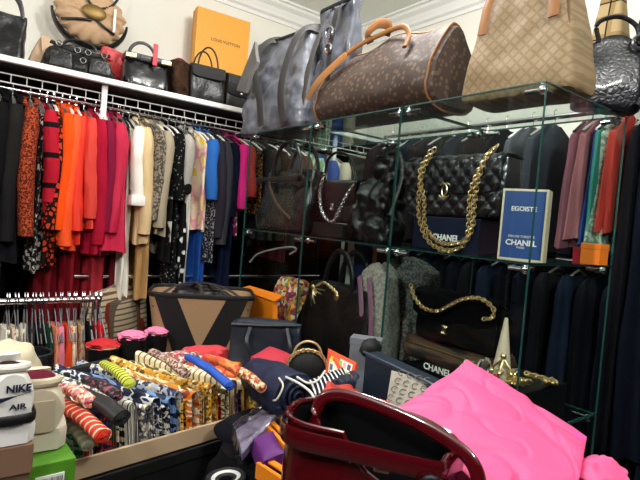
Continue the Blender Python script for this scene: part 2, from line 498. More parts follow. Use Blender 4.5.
def gx(px, y=170): return onY(px, y, 2.13).x
def gz(px, y): return onY(px, y, 2.13).z

TWEED = mat('b4502f', .95, pat='noise', c2='5c1f14', sc_=150, thr=.5, bump=.6, bsc=160)
LEO = mat('c23a1c', .85, pat='cells', c2='140a08', sc_=45, thr=.16)
LACE = mat('0a0a0b', .9, pat='spots', c2='8d8a85', sc_=70, thr=.2)
DOTS = mat('0a0a0b', .85, pat='spots', c2='efefe8', sc_=22, thr=.3)
SPECK = mat('131313', .9, pat='noise', c2='b9b4aa', sc_=70, thr=.57)
CHK = mat('b8a888', .9, pat='plaid', c2='5f574a', c3='7a2a22', sc_=44)
MULTI = mat('e8c23c', .8, pat='bands', cols=('e9c53a', 'ead9c0', 'e9cdb8', 'e2a0a4', 'e9d08a'), sc_=11)
G = garment
ext = [  # name, label, category, px of front edge, hem px y, material, kwargs
 ('coat', 'black wool coat cut by the left border of the photo', 'coat', 0, 300, mat('0b0b0d', .9), dict(th=.075)),
 ('coat', 'black coat with a faded charcoal shoulder, left of the rust tweed jacket', 'coat', 15, 262, mat('17161a', .85, pat='soft', c2='0a0b10', sc_=9), dict(th=.085, smat=mat('24221f', .85, pat='soft', c2='0c0d14', sc_=4))),
 ('jacket', 'rust red bobbly tweed jacket hanging beside the black coats', 'jacket', 34, 232, TWEED, dict(th=.085, slv=.53)),
 ('dress', 'black dress with small white scribbles showing its hem below the rust tweed jacket', 'dress', 44, 272, SPECK, dict(kind='dress', th=.045)),
 ('jacket', 'crimson jacket with black straps between the rust tweed jacket and the leopard print top', 'jacket', 52, 225, mat('b3172c', .8, pat='stripez', c2='100708', sc_=9, thr=.18), dict(th=.05, slv=.4)),
 ('dress', 'dark red and black leopard print dress left of the bright orange coat', 'dress', 60, 268, LEO, dict(th=.045, kind='blouse', slv=.5)),
 ('coat', 'bright orange coat with a flared hem', 'coat', 68, 242, mat('f8500c', .8), dict(th=.07, flare=1.7, slv=.5)),
 ('dress', 'vivid orange long sleeved dress just right of the flared orange coat', 'dress', 76, 250, mat('fb5210', .75), dict(th=.06, slv=.56, flare=1.4)),
 ('blouse', 'scarlet orange blouse between the vivid orange dress and the coral blouse', 'blouse', 84, 244, mat('e8321a', .75), dict(th=.045, kind='blouse', slv=.5)),
 ('blouse', 'coral red blouse with a soft crumpled sleeve', 'blouse', 92, 228, mat('d8463a', .8), dict(th=.05, kind='blouse', slv=.45, amp=.018)),
 ('coat', 'crimson wool coat by the white shelf upright', 'coat', 104, 254, mat('a8112f', .85), dict(th=.075, slv=.55)),
 ('coat', 'plum red coat between the crimson and the raspberry coats', 'coat', 113, 256, mat('7d1235', .85), dict(th=.05, slv=.5)),
 ('coat', 'raspberry coat with a wide flared hem left of the white blouse', 'coat', 122, 252, mat('c3123f', .75), dict(th=.07, flare=2.2, slv=.5, wb=.24)),
 ('top', 'black top with a silver beaded neckline behind the raspberry coat', 'top', 128, 235, mat('0c0b0c', .6, pat='spots', c2='c9a9a0', sc_=60, thr=.22), dict(kind='dress', th=.035)),
 ('trousers', 'long cream white trousers hanging below the white blouse', 'trousers', 134, 300, mat('eeeade', .8), dict(kind='dress', th=.05, wt=.17, wb=.17)),
 ('blouse', 'white puff sleeved blouse next to the raspberry coat', 'blouse', 141, 190, mat('f1ede2', .8), dict(th=.055, kind='blouse', slv=.37, cuff=mat('f3efe6', .8))),
 ('coat', 'pale beige coat right of the white blouse', 'coat', 151, 244, mat('d9bd8e', .85), dict(th=.065, slv=.5)),
 ('skirt', 'tan pleated skirt hanging lower under the pale beige coat', 'skirt', 156, 300, mat('b58d5a', .85), dict(kind='dress', th=.05, wt=.18)),
 ('jacket', 'grey patterned jacket between the pale beige and the taupe coats', 'jacket', 160, 215, mat('8d8272', .9, pat='noise', c2='4b443b', sc_=90), dict(th=.045, slv=.44)),
 ('coat', 'taupe coat with a loose hanging sleeve left of the black lace dress', 'coat', 167, 236, mat('a79a83', .85), dict(th=.06, slv=.47)),
 ('dress', 'black and white splash print dress beside the taupe coat', 'dress', 174, 262, mat('0d0d0e', .8, pat='noise', c2='cfc9bc', sc_=16, thr=.62), dict(kind='dress', th=.045)),
 ('dress', 'black lace dress with pale flecks on a long skirt', 'dress', 182, 300, LACE, dict(kind='blouse', th=.06, slv=.35)),
 ('dress', 'black dress with large white dots down its front edge', 'dress', 190, 296, DOTS, dict(kind='dress', th=.055)),
 ('trousers', 'white trousers hanging long below the light grey cardigan', 'trousers', 195, 305, mat('e2e0d8', .8), dict(kind='dress', th=.035, wt=.17, wb=.17)),
 ('cardigan', 'light grey cardigan with a short black cuffed sleeve', 'cardigan', 200, 205, mat('a9a49a', .95, bump=.4, bsc=120), dict(th=.055, slv=.3, cuff=mat('0c0c0c', .9), rz=-.3)),
 ('blouse', 'yellow, pink and cream tie dyed blouse', 'blouse', 207, 231, MULTI, dict(kind='dress', th=.045, wt=.21)),
 ('skirt', 'cobalt blue skirt showing low between the white trousers and the patterned dress', 'skirt', 211, 312, mat('1f4f9e', .8), dict(kind='dress', th=.05, wt=.17)),
 ('jacket', 'sky blue jacket right of the tie dyed blouse', 'jacket', 216, 188, mat('2a66b4', .8), dict(th=.06, slv=.33)),
 ('dress', 'dark dress with fine white print under the sky blue jacket', 'dress', 220, 262, mat('1a1b22', .85, pat='noise', c2='8e8e92', sc_=120, thr=.56), dict(kind='dress', th=.045)),
 ('coat', 'charcoal plum coat right of the sky blue jacket', 'coat', 225, 240, mat('2b2730', .85), dict(th=.055, slv=.5)),
 ('coat', 'slate grey coat between the charcoal plum coat and the navy dress', 'coat', 230, 245, mat('3a3b42', .85), dict(th=.05, slv=.53)),
 ('dress', 'long navy blue dress left of the hot pink shirt', 'dress', 236, 300, mat('0d1730', .85), dict(kind='blouse', th=.06, slv=.4)),
 ('shirt', 'purple and white floral shirt peeping out left of the hot pink shirt', 'shirt', 240, 236, mat('7b1f4d', .85, pat='noise', c2='e3c6d4', sc_=60, thr=.58), dict(kind='dress', th=.035)),
 ('shirt', 'hot pink shirt with a knotted sleeve', 'shirt', 246, 205, mat('ee2f8d', .8), dict(th=.065, slv=.36, flare=1.3)),
 ('shirt', 'coral red shirt just right of the hot pink shirt', 'shirt', 253, 200, mat('c23b38', .8), dict(kind='blouse', th=.045, slv=.3)),
 ('blouse', 'burnt orange blouse left of the leopard blouse', 'blouse', 258, 196, mat('b55a2c', .8), dict(kind='dress', th=.04)),
 ('blouse', 'brown and ochre leopard blouse near the end of the bright garments', 'blouse', 263, 215, mat('a8702f', .85, pat='cells', c2='1d120a', sc_=60, thr=.14), dict(kind='dress', th=.04)),
 ('coat', 'black coat with a pale lapel behind the left glass compartment', 'coat', 270, 230, mat('17161a', .85), dict(th=.05, slv=.5)),
 ('coat', 'mottled grey coat behind the left glass compartment', 'coat', 277, 240, mat('5d5a56', .85, pat='soft', c2='22201f', sc_=12), dict(th=.05, slv=.5)),
 ('coat', 'dark chocolate coat behind the left glass compartment', 'coat', 285, 240, mat('2a1b15', .85), dict(th=.055, slv=.5)),
 ('dress', 'deep red dress behind the left glass compartment', 'dress', 293, 262, mat('5d1220', .85), dict(kind='dress', th=.05)),
 ('coat', 'grey herringbone coat behind the glass dividing edge', 'coat', 302, 250, mat('4b4a4c', .85), dict(th=.055, slv=.5)),
 ('shirt', 'dusty brown shirt seen through the middle glass compartment', 'shirt', 313, 215, mat('6b4a3c', .85), dict(kind='blouse', th=.05, slv=.4)),
 ('shirt', 'mint and white striped shirt seen through the middle glass compartment', 'shirt', 324, 205, mat('d8e0c8', .85, pat='stripey', c2='8fae8c', sc_=22), dict(kind='blouse', th=.06, slv=.4)),
 ('shirt', 'mid blue shirt seen through the middle glass compartment', 'shirt', 336, 200, mat('35599a', .85), dict(kind='blouse', th=.07, slv=.4)),
 ('cardigan', 'cream cardigan seen through the middle glass compartment', 'cardigan', 348, 205, mat('cfc6ae', .85), dict(kind='blouse', th=.06, slv=.4)),
]
for nm, lab, cat, px, hem, m, kw in ext:
    G(nm, lab, cat, gx(px), max(.3, gz(px, hem)), m, **kw)
# long dark red gowns and dark coats hanging deeper on the rack, filling the gaps under the shorter pieces
for px, y, m, lab, nm, wt in [
    (38, 330, mat('6a0d18', .8), 'long wine red gown hanging below the rust tweed jacket', 'gown', .15),
    (62, 330, mat('7c0f1d', .8), 'long crimson gown showing under the flared orange coat', 'gown', .15),
    (88, 330, mat('9c1226', .75), 'long bright crimson gown showing under the coral blouse', 'gown', .16),
    (108, 330, mat('5c0c1a', .8), 'long maroon gown showing under the plum coat', 'gown', .14)]:
    G(nm, lab, 'gown', onY(px, 270, 2.24).x + .03, .45, m, kind='dress', th=.085, wt=wt, wb=wt, flare=1.0, group='long gowns on the back rail')
for i in range(16):
    x = .12 + i * .105 + random.uniform(-.01, .01)
    G('coat', 'long black coat hanging behind the brighter garments on the back rail', 'coat', x, .5, [mat('08080a', .9), mat('0a0b12', .9)][i % 2], kind='dress', th=.075, wt=.10, wb=.10, amp=.006, RY=2.64, RZ=1.925, top=1.885, group='long black coats behind the back rail', hlab='clothes hanger hooked on the wire rack behind the back rail')

# garments on the right wall, seen through and beside the glass case (they hang across the wall)
def gyr(px, y=180, X=1.74): return onX(px, y, X).y
rb = [('trousers', 'dusty mauve trousers folded over a hanger behind the right glass pane', 'trousers', 564, 248, mat('7a4f58', .8), .07),
      ('shirt', 'mauve pink shirt between the dusty mauve trousers and the teal dress', 'shirt', 577, 240, mat('8d5d60', .8), .05),
      ('blouse', 'royal blue blouse sliver left of the teal dress', 'blouse', 587, 245, mat('27407e', .8), .035),
      ('dress', 'teal satin dress behind the right glass pane', 'dress', 593, 250, mat('1f7a6b', .5), .06),
      ('blouse', 'pale green silver lace blouse right of the teal dress', 'blouse', 602, 252, mat('9fb59c', .5, pat='noise', c2='5d7a68', sc_=60), .05),
      ('blouse', 'brick red blouse at the edge of the right glass pane', 'blouse', 604, 232, mat('a63a30', .8), .045),
      ('coat', 'long black coat hanging just right of the glass case', 'coat', 629, 460, mat('0b0c12', .85), .07),
      ('coat', 'long ink blue coat cut by the right border of the photo', 'coat', 643, 470, mat('0a0f1e', .85), .08)]
for nm, lab, cat, px, hem, m, th in rb:
    G(nm, lab, cat, gyr(px), onX(px, hem, 1.74).z, m, kind='dress', th=th, wt=.16, RY=RB_X, RZ=RB_Z, top=1.915, axis='y', group='garments on the upper right rail', hlab='clothes hanger on the upper right rail', rz=random.uniform(-.1, .1), hsc=.8)
for i in range(8):
    G('coat', 'dark garment hanging behind the glass case towards the room corner', 'coat', 1.27 + i * .095, 1.42, [mat('101014', .85), mat('20181a', .85), mat('151b26', .85)][i % 3], kind='dress', th=.07, wt=.16, RY=RB_X, RZ=RB_Z, top=1.915, axis='y', group='dark garments on the upper right rail', hlab='clothes hanger on the upper right rail', hsc=.8)
for y, c_, lab in ((1.06, '3b4148', 'slate grey garment behind the upper glass shelf, left of the mauve trousers'), (1.15, '565b60', 'mid grey garment behind the upper glass shelf, right of the quilted bag')):
    G('coat', lab, 'coat', y, 1.42, mat(c_, .85), kind='dress', th=.06, wt=.16, RY=RB_X, RZ=RB_Z, top=1.915, axis='y', group='grey garments on the upper right rail', hlab='clothes hanger holding a grey garment behind the glass case', hsc=.8)
JN = [mat('0c121e', .85, bump=.3, bsc=200), mat('090c14', .85, bump=.3, bsc=200), mat('131e30', .85, bump=.3, bsc=200), mat('0b0c10', .85)]
JL = ['dark indigo jeans hanging on the lower right rail', 'blue black jeans hanging on the lower right rail', 'mid blue jeans hanging on the lower right rail', 'black jeans hanging on the lower right rail']
struct('shade_panel_2', B(2.285, .6, .75, .03, 4.2, 1.45), mat('15110f', .8))  # added dark panel, deepens the gloom behind the jeans and in the pane
for i in range(9):
    G('coat', 'long black coat on the upper right rail beyond the right border of the photo', 'coat', .32 - i * .1, .7, mat('0a0b10', .9), kind='dress', th=.09, wt=.16, RY=RB_X, RZ=RB_Z, top=1.915, axis='y', group='black coats on the near end of the upper right rail', hlab='clothes hanger at the near end of the upper right rail', hsc=.8)  # out-of-view coats added so the side pane reflects dark
for i in range(19):
    y = .42 + i * .082
    G('jeans', JL[i % 4], 'jeans', y, .42 + .05 * random.random(), JN[i % 4], kind='trousers', th=.07, RY=RB_X, RZ=RB2_Z, top=1.35, axis='y', group=JL[i % 4].replace(' hanging', ''), hlab='clothes hanger on the lower right rail', amp=.014, hsc=.6)

# ------------------------------------------------------------------ glass case
XC0, XC1 = 1.03, 1.43
YS = [.6, 1.03, 1.46, 1.89]; ZL = [.62, 1.02, 1.416, 1.81]
def pane(name, lo, hi, parent):
    """glass plate whose thin sides are green"""
    c = [(a + b) / 2 for a, b in zip(lo, hi)]; s = [b - a for a, b in zip(lo, hi)]
    bm = B(*c, *s); ax = s.index(min(s))
    for f in bm.faces: f.material_index = 0 if abs(f.normal[ax]) > .5 else 1
    bmesh.ops.recalc_face_normals(bm, faces=bm.faces[:])
    for f in bm.faces:
        f.normal_update(); f.material_index = 0 if abs(f.normal[ax]) > .5 else 1
    me = bpy.data.meshes.new(name); bm.to_mesh(me); bm.free(); me.materials.append(GLASS); me.materials.append(EDGE)
    o = bpy.data.objects.new(name, me); COL.objects.link(o); o.parent = parent; return o
LBL = ['right hand glass display case holding the quilted gold chain bag and the perfume box',
       'middle glass display case holding the silver chain bag and the grey backpack',
       'left hand glass display case holding the big black patent bag']
g_ = .005
for i in range(3):
    y0, y1 = YS[i] + .002, YS[i + 1] - .002
    case = thing('glass_display_case', LBL[i], 'display case')
    for k, z in enumerate(ZL):
        o = pane('glass_shelf' if k < 3 else 'glass_top', (XC0 + g_, y0 + g_, z - g_ / 2), (XC1 - g_, y1 - g_, z + g_ / 2), case)
    for k in range(3):
        za, zb = ZL[k] + g_ / 2, ZL[k + 1] - g_ / 2
        pane('front_pane', (XC0, y0, za), (XC0 + g_, y1, zb), case)
        pane('side_pane', (XC0 + g_, y0, za), (XC1, y0 + g_, zb), case)
        if i == 2: pane('side_pane', (XC0 + g_, y1 - g_, za), (XC1, y1, zb), case)
    for k, z in enumerate(ZL):
        for (x, sx) in ((XC0 + .012, 1), (XC1 - .012, -1)):
            for (y, sy) in ((y0 + .012, 1), (y1 - .012, -1)):
                bm = bmesh.new()
                dz = -.014 if k else .014
                ell(bm, (x + .004 * sx, y + .004 * sy, z + dz), .011, .011, .011, 12)
                sweep(bm, [(x + .004 * sx, y + .004 * sy, z + dz), (x + .004 * sx, y + .045 * sy, z + dz)], .006, n=8)
                sweep(bm, [(x + .004 * sx, y + .004 * sy, z + dz), (x + .035 * sx, y + .004 * sy, z + dz)], .006, n=8)
                obj('corner_clamp', bm, CHROME, case, label='chrome corner clamp')
    box_ = obj('plinth', B((XC0 + XC1) / 2, (y0 + y1) / 2, .308, XC1 - XC0, y1 - y0, .614, .004), mat('0c0c0e', .5), case, False, 'black plinth')
# ------------------------------------------------------------------ bags along the back wall shelf
def fitY(x0, x1, yt, Y, zb):
    a = onY(x0, yt + 15, Y); b = onY(x1, yt + 15, Y); c = onY((x0 + x1) / 2, yt, Y)
    return Vector(((a.x + b.x) / 2, Y, zb)), b.x - a.x, c.z - zb
def fitX(x0, x1, yt, X, zb):
    a = onX(x0, yt + 15, X); b = onX(x1, yt + 15, X); c = onX((x0 + x1) / 2, yt, X)
    return Vector((X, (a.y + b.y) / 2, zb)), a.y - b.y, c.z - zb
ZSH = 1.974
def handles(t, w, d, z, hh, m, r=.005, ry=None, lean=0., both=True, n='handle'):
    for s in ((-1, 1) if both else (-1,)):
        obj(n, T(arc(-w, w, s * d, z, hh, lean=lean * s), r, ry or r, n=8, up=(0, 1, 0)), m, t)
def flap(t, w, d, h, z0, frac, m, name='flap', off=.006, quilt=None, nseg=24, label=None, cz=.0):
    """a flap folded over the top and down the front"""
    bm = bmesh.new(); path = []
    path += [(d * .45, z0 + .002), (0, z0 + .008), (-d * .42, z0 + .004)]
    for i in range(1, 13):
        q = i / 12 * frac; path.append((-(d / 2) * (.85 + .22 * math.sin(PI * min(1, q + .25))) - off, z0 - h * q))
    rows = []
    for i, (y, z) in enumerate(path):
        row = []
        for j in range(nseg + 1):
            u = j / nseg * 2 - 1
            zz = z - 0
            if i > 8: zz += .35 * (path[8][1] - z) * abs(u) ** 6
            dz = 0
            if quilt:
                dz = quilt[1] * (abs(math.sin(PI * (u * w / 2 / quilt[0] + zz / quilt[0]))) * abs(math.sin(PI * (u * w / 2 / quilt[0] - zz / quilt[0])))) ** .33
            row.append(Vector((u * w / 2 * 1.01, y - dz * (1 if i > 2 else 0), zz + (dz if i <= 2 else 0))))
        rows.append(row)
    T_ = [[bm.verts.new(p) for p in r] for r in rows]
    Bo = [[bm.verts.new(p + Vector((0, .005, -.003))) for p in r] for r in rows]
    for i in range(len(rows) - 1):
        for j in range(nseg):
            bm.faces.new((T_[i][j], T_[i][j + 1], T_[i + 1][j + 1], T_[i + 1][j])); bm.faces.new((Bo[i][j], Bo[i + 1][j], Bo[i + 1][j + 1], Bo[i][j + 1]))
    n = len(rows) - 1
    for j in range(nseg):
        bm.faces.new((T_[0][j], Bo[0][j], Bo[0][j + 1], T_[0][j + 1])); bm.faces.new((T_[n][j], T_[n][j + 1], Bo[n][j + 1], Bo[n][j]))
    for i in range(n):
        bm.faces.new((T_[i][0], T_[i + 1][0], Bo[i + 1][0], Bo[i][0])); bm.faces.new((T_[i][nseg], Bo[i][nseg], Bo[i + 1][nseg], T_[i + 1][nseg]))
    return obj(name, bm, m, t, label=label)

# black tote
c, w, h = fitY(-14, 27, 15, 2.36, ZSH)
t = thing('tote_bag', 'black leather tote at the left end of the wall shelf', 'bag', c, -.1)
obj('body', bag_bm(w * .9, .15, h, tw=1.08, td=.35, crump=.012, seed=3, open_top=True), BLK, t)
handles(t, .05, .03, h - .01, .1, BLK, .006)
# beige envelope clutch
c, w, h = fitY(27, 56, 30, 2.33, ZSH)
t = thing('clutch_bag', 'beige envelope clutch with a black stud leaning beside the black tote', 'bag', c, -.05, rot=(-.12, .25, 0))
obj('body', bag_bm(w * 1.0, .05, h * .85, tw=.75, td=.4, crump=.004, seed=5), mat('b7997b', .7), t)
fb = bmesh.new(); slab(fb, [(-w * .42, -.026, h * .84), (w * .42, -.026, h * .84), (w * .12, -.034, h * .3), (-.12 * w, -.034, h * .3)], .005)
obj('flap', fb, mat('c2a485', .7), t)
sb = bmesh.new(); ell(sb, (0, -.042, h * .48), .011, .006, .011, 12); obj('stud', sb, BLKM, t, label='round black stud')
# slouchy satchel with buckles
c, w, h = fitY(40, 113, 42, 2.31, ZSH)
t = thing('satchel_bag', 'slouchy black leather satchel with silver rings and buckles on the wall shelf', 'bag', c, -.06)
obj('body', bag_bm(w, .15, h * .82, tw=.82, td=.5, crump=.02, seed=9, arch=.03), BLK, t)
for sx in (-1, 1): obj('pocket', bag_bm(w * .3, .035, h * .42, tw=.9, crump=.006, seed=sx + 2, n=36).copy() if False else (lambda b: (bmesh.ops.translate(b, vec=(sx * w * .26, -.085, .008), verts=b.verts[:]), b)[1])(bag_bm(w * .32, .04, h * .42, tw=.85, crump=.006, seed=sx + 2, n=36)), BLK, t)
handles(t, w * .22, .045, h * .76, h * .2, BLK, .006)
bk = obj('strap', T(smooth_path([(-w * .4, -.075, h * .72), (-w * .2, -.1, h * .58), (0, -.1, h * .56), (w * .2, -.1, h * .56), (w * .4, -.075, h * .68)], 5), .003, .008, up=(0, 1, 0)), BLKM, t)
for x, z in ((-.3, .66), (-.06, .58), (.08, .58), (.02, .34), (.3, .6)):
    b = bmesh.new(); ring(b, (w * x, -.107, h * z), .010, .0022); obj('ring', b, CHROME, t, label='silver ring')
# red pouch
c, w, h = fitY(92, 124, 50, 2.44, ZSH)
t = thing('pouch', 'red leather pouch wedged between the slouchy satchel and the gold clasp bag', 'pouch', c, 0, rot=(0, .18, 0))
obj('body', bag_bm(w, .05, h, tw=.95, td=.4, crump=.006, seed=12), mat('b81f22', .5, bump=.2), t)
b = bmesh.new(); box(b, -.03, -.034, h * .82, .035, .006, .04, .002); obj('tab', b, mat('cf3030', .5), t)
# doctor bag with gold clasps
c, w, h = fitY(119, 169, 51, 2.33, ZSH)
t = thing('doctor_bag', 'shiny black doctor bag with gold clasps and a red strap tag', 'bag', c, -.08)
BLKS = mat('08080b', .25, coat=.3, bump=.15)
obj('body', bag_bm(w * .9, .15, h * .72, tw=.92, td=.55, crump=.006, seed=14), BLKS, t)
obj('frame', B(0, -.012, h * .76, w * .88, .09, h * .17, .01), BLK, t)
for sx in (-.33, .36):
    obj('clasp', B(w * sx, -.06, h * .75, w * .2, .008, h * .1, .002), GOLD, t, label='gold clasp plate')
obj('handle', T(arc(-w * .32, w * .2, 0, h * .84, h * .34), .005, .007, up=(0, 1, 0)), BLK, t)
obj('tag', B(w * .12, -.068, h * .87, .02, .005, h * .5, .002, M=None), mat('d3263a', .5), t, False, 'red strap tag')
# brown furry bag
c, w, h = fitY(167, 191, 60, 2.35, ZSH)
t = thing('shoulder_bag', 'small dark brown mottled bag squeezed right of the gold clasp bag', 'bag', c, 0)
obj('body', bag_bm(w, .12, h * .92, tw=.7, td=.5, crump=.02, seed=17), mat('4a3220', .9, pat='soft', c2='150e0a', sc_=30, bump=.5), t)
b = T(arc(-w * .3, w * .3, 0, h * .85, h * .18), .005); obj('handle', b, mat('7c1d22', .5), t, label='dark red handle')
# structured tote with thin arched handles
c, w, h = fitY(186, 222, 67, 2.33, ZSH)
t = thing('structured_tote_bag', 'black structured tote with two thin arched handles in front of the orange box', 'bag', c, -.1)
obj('body', bag_bm(w * .88, .13, h * .95, tw=1.0, td=.7, crump=.008, seed=19, r=.2), BLK, t)
flap(t, w * .86, .12, h, h * .95, .3, BLKM)
handles(t, w * .27, .04, h * .9, h * .55, BLK, .004)
# flap satchel
c, w, h = fitY(221, 248, 76, 2.33, ZSH)
t = thing('flap_bag', 'black flap satchel right of the arched handle tote', 'bag', c, 0)
obj('body', bag_bm(w * .95, .11, h * .95, tw=.95, td=.6, crump=.006, seed=21, r=.2), BLK, t)
flap(t, w * .93, .11, h, h * .95, .55, BLK)
b = bmesh.new(); ell(b, (0, -.075, h * .45), .007, .004, .007, 10); obj('clasp', b, CHROME, t)
# last black bag and tan pouch
c, w, h = fitY(247, 270, 82, 2.33, ZSH)
t = thing('bucket_bag', 'plain black bag at the right end of the wall shelf row', 'bag', c, 0)
obj('body', bag_bm(w, .12, h, tw=.9, td=.5, crump=.012, seed=23), BLKM, t)
obj('seam', T(smooth_path([(0, -.072, .01), (-.002, -.078, h * .5), (0, -.05, h * .98)], 5), .003), mat('3a3a3c', .5), t)
c, w, h = fitY(246, 272, 74, 2.48, ZSH)
t = thing('pouch', 'tan leather pouch lying behind the last black bag on the wall shelf', 'pouch', c, 0)
obj('body', bag_bm(w, .08, h, tw=.8, crump=.01, seed=24), mat('8a5f35', .6), t)
# orange presentation box
c, w, h = fitY(194, 246, 16, 2.66, ZSH)
t = thing('gift_box', 'tall orange yellow presentation box with small lettering on its lid', 'box', (c.x, 2.66, ZSH), -.05)
ORB = mat('e9a33a', .55)
obj('base', B(0, .012, h / 2, w * .97, .05, h * .985), mat('d98f2a', .6), t, False)
obj('lid', B(0, -.022, h / 2, w, .045, h, .002), ORB, t, False)
text_obj('lettering', 'LOUIS VUITTON', .023, mat('6b4312', .6), t, (w * .05, -.0455, h * .74), xs=1.0)
# hobo on the wall
c = onY(91, 15, 2.70)
t = thing('hobo_bag', 'large beige pleated hobo bag with black trim hanging high on the back wall', 'bag', c, 0)
W2 = (onY(126, 12, 2.7).x - onY(49, 12, 2.7).x) / 2
bm = bmesh.new(); r = bmesh.ops.create_uvsphere(bm, u_segments=64, v_segments=40, radius=1)
for v in r['verts']:
    a = math.atan2(v.co.z, v.co.x); rr = math.hypot(v.co.x, v.co.z)
    k = 1 + .05 * math.sin(a * 17) * rr * (1 if v.co.z < .5 else .4)
    top = max(0, v.co.z)
    v.co = Vector((v.co.x * W2 * .93 * k * (1 - .3 * top ** 2), v.co.y * .05 * (1 + .5 * abs(math.sin(a * 8.5)) * rr), v.co.z * W2 * .80 * k))
obj('body', bm, mat('cda983', .75), t)
bp = [(math.cos(a) * W2, -.0, math.sin(a) * W2 * .92) for a in [PI * 1.02 + PI * .96 * i / 30 for i in range(31)]]
obj('trim', T(bp, .028, .016, up=(0, 1, 0), taper=lambda q: .35 + .65 * math.sin(PI * q)), BLK, t, label='black leather lower trim')
for q in (((-.5, .9), (-.32, .45), (-.05, .12)), ((.75, .85), (.5, .35), (.1, .08)), ((.05, -.2), (.3, -.35), (.6, -.45)), ((-.05, -.25), (-.35, -.3), (-.8, -.4))):
    obj('strap', T(smooth_path([(W2 * x, -.062 + .02 * (abs(x) > .4), W2 * z) for x, z in q], 5), .003, .006, up=(0, 1, 0)), BLK, t)
bm = bmesh.new(); ell(bm, (0, -.066, -W2 * .03), .055, .012, .035, 20); obj('ornament', bm, mat('8d7340', .45, .6), t, label='oval dull gold ornament')
for sx in (-1, 1): obj('handle', T(smooth_path([(sx * W2 * .55, 0, W2 * .72), (sx * W2 * .5, 0, W2 * 1.1), (sx * W2 * .2, .01, W2 * 1.5), (0, .02, W2 * 1.62)], 5), .006, .01, up=(0, 1, 0)), BLK, t)
b = bmesh.new(); box(b, W2 * .55, -.065, -W2 * .1, .012, .003, .11); obj('price_tag', b, WHITE, t, False, 'white paper tag')
tag(obj('wall_hook', T(smooth_path([(c.x, YA, c.z + W2 * 1.68), (c.x, 2.74, c.z + W2 * 1.6), (c.x, 2.715, c.z + W2 * 1.54), (c.x, 2.70, c.z + W2 * 1.6)], 4), .005), CHROME), 'metal wall hook carrying the large beige hobo bag', 'hook')

# ------------------------------------------------------------------ on top of the glass case
ZT = 1.81 + .0025
# grey shiny holdall
GREY = mat('8b8d96', .3, coat=.3, pat='soft', c2='454852', sc_=11, bump=.25, bsc=24)
STR = mat('3c3a39', .6)
c, w, h = fitX(263, 322, 38, 1.14, ZT)
t = thing('plastic_holdall', 'crumpled shiny grey plastic holdall with broad straps at the left end of the case top', 'bag', c, -PI / 2 + .08)
obj('body', bag_bm(w * .96, .18, h * .98, tw=.82, td=.45, crump=.016, seed=31, bulge=.1, nz=26, n=96, csc=16), GREY, t)
obj('rim', T([(x * .98, y, h * .98) for x, y in rrect(w * .41, .04, .03, 40)], .006, .004, closed=True), mat('1b1c20', .5), t)
for q in ((-.2, .02), (.32, .34)):
    p = smooth_path([(w * (q[0] + .12), .03, h * 1.0), (w * (q[0] + .06), -.07, h * .95), (w * q[0], -.112, h * .7), (w * (q[1] - .05), -.128, h * .35), (w * (q[1] - .02), -.115, .02)], 6)
    obj('strap', T(p, .003, .02, up=(0, 1, 0)), STR, t, label='broad dark strap')
bm = bmesh.new(); slab(bm, [(-w * .42, -.115, h * .46), (-w * .22, -.13, h * .40), (-w * .1, -.12, h * .70), (-w * .24, -.10, h * .95)], .014, nu=6, nv=6, crump=.006)
obj('flap', bm, mat('6a6765', .6), t, label='loose grey strap end')
# tall panel bag leaning beside
c, w, h = fitX(322, 353, 8, 1.15, ZT)
t = thing('garment_bag', 'tall folded grey garment bag with a buckled strap between the holdall and the brown duffel', 'bag', c, -PI / 2, rot=(0, .03, -PI / 2 - .05))
obj('body', bag_bm(w * 1.15, .09, h, tw=1.0, td=.4, crump=.022, seed=37, nz=26, n=80), mat('5d6069', .22, coat=.4, bump=.5, bsc=16), t)
obj('rim', T([(x, y, h) for x, y in rrect(w * .55, .022, .02, 30)], .007, .005, closed=True), mat('18191c', .5), t)
obj('strap', T(smooth_path([(w * .3, 0, h * 1.0), (w * .3, -.05, h * .9), (w * .28, -.062, h * .6), (w * .28, -.06, h * .3)], 5), .003, .016, up=(0, 1, 0)), mat('2d2d31', .4), t)
b = bmesh.new(); ring(b, (w * .29, -.072, h * .72), .02, .004); ring(b, (w * .29, -.07, h * .6), .016, .004); obj('buckle', b, CHROME, t, label='metal buckle')
obj('strap', T(smooth_path([(-w * .4, -.03, h * .8), (-w * .42, -.062, h * .5), (-w * .5, -.07, h * .15)], 5), .004, .018, up=(0, 1, 0)), mat('4a4640', .5), t)

# brown monogram duffel
MONO = mat('3f2f27', .6, pat='spots', c2='64503f', sc_=55, thr=.34, bump=.1)
cc = onX(375, 100, 1.17); ya = 1.50; yb = .955
W_, Hh, Dd = ya - yb, .265, .23
t = thing('duffel_bag', 'brown monogram canvas duffel with tan leather handles on the case top', 'bag', (1.165, (ya + yb) / 2, ZT), -PI / 2)
rings = []
for i in range(41):
    x = -W_ / 2 + W_ * i / 40; u = abs(x) / (W_ / 2)
    hh = Hh * (1 - .04 * u - (.16 * max(0, -x) / (W_ / 2)) ** 1.2); dd = Dd / 2; e = 1 if u < .93 else 1 - ((u - .93) / .07) ** 2 * .1
    rr = []
    for j in range(48):
        a = 2 * PI * j / 48; cy, sz = math.sin(a), -math.cos(a)
        y = math.copysign(abs(cy) ** .75, cy) * dd * (1 - .62 * max(0, sz + .3) / 1.3) * e
        z = hh / 2 + math.copysign(abs(sz) ** (.55 if sz < 0 else 1.0), sz) * hh / 2 * e
        v = Vector((x, y, z)); k = .010 * noise.noise(v * 9 + Vector((5, 0, 0)))
        rr.append(Vector((x + k, y * (1 + k * 3), max(0, z + (k * 1.5 if z > .03 else 0)))))
    rings.append(rr)
obj('body', loft(bmesh.new(), rings), MONO, t)
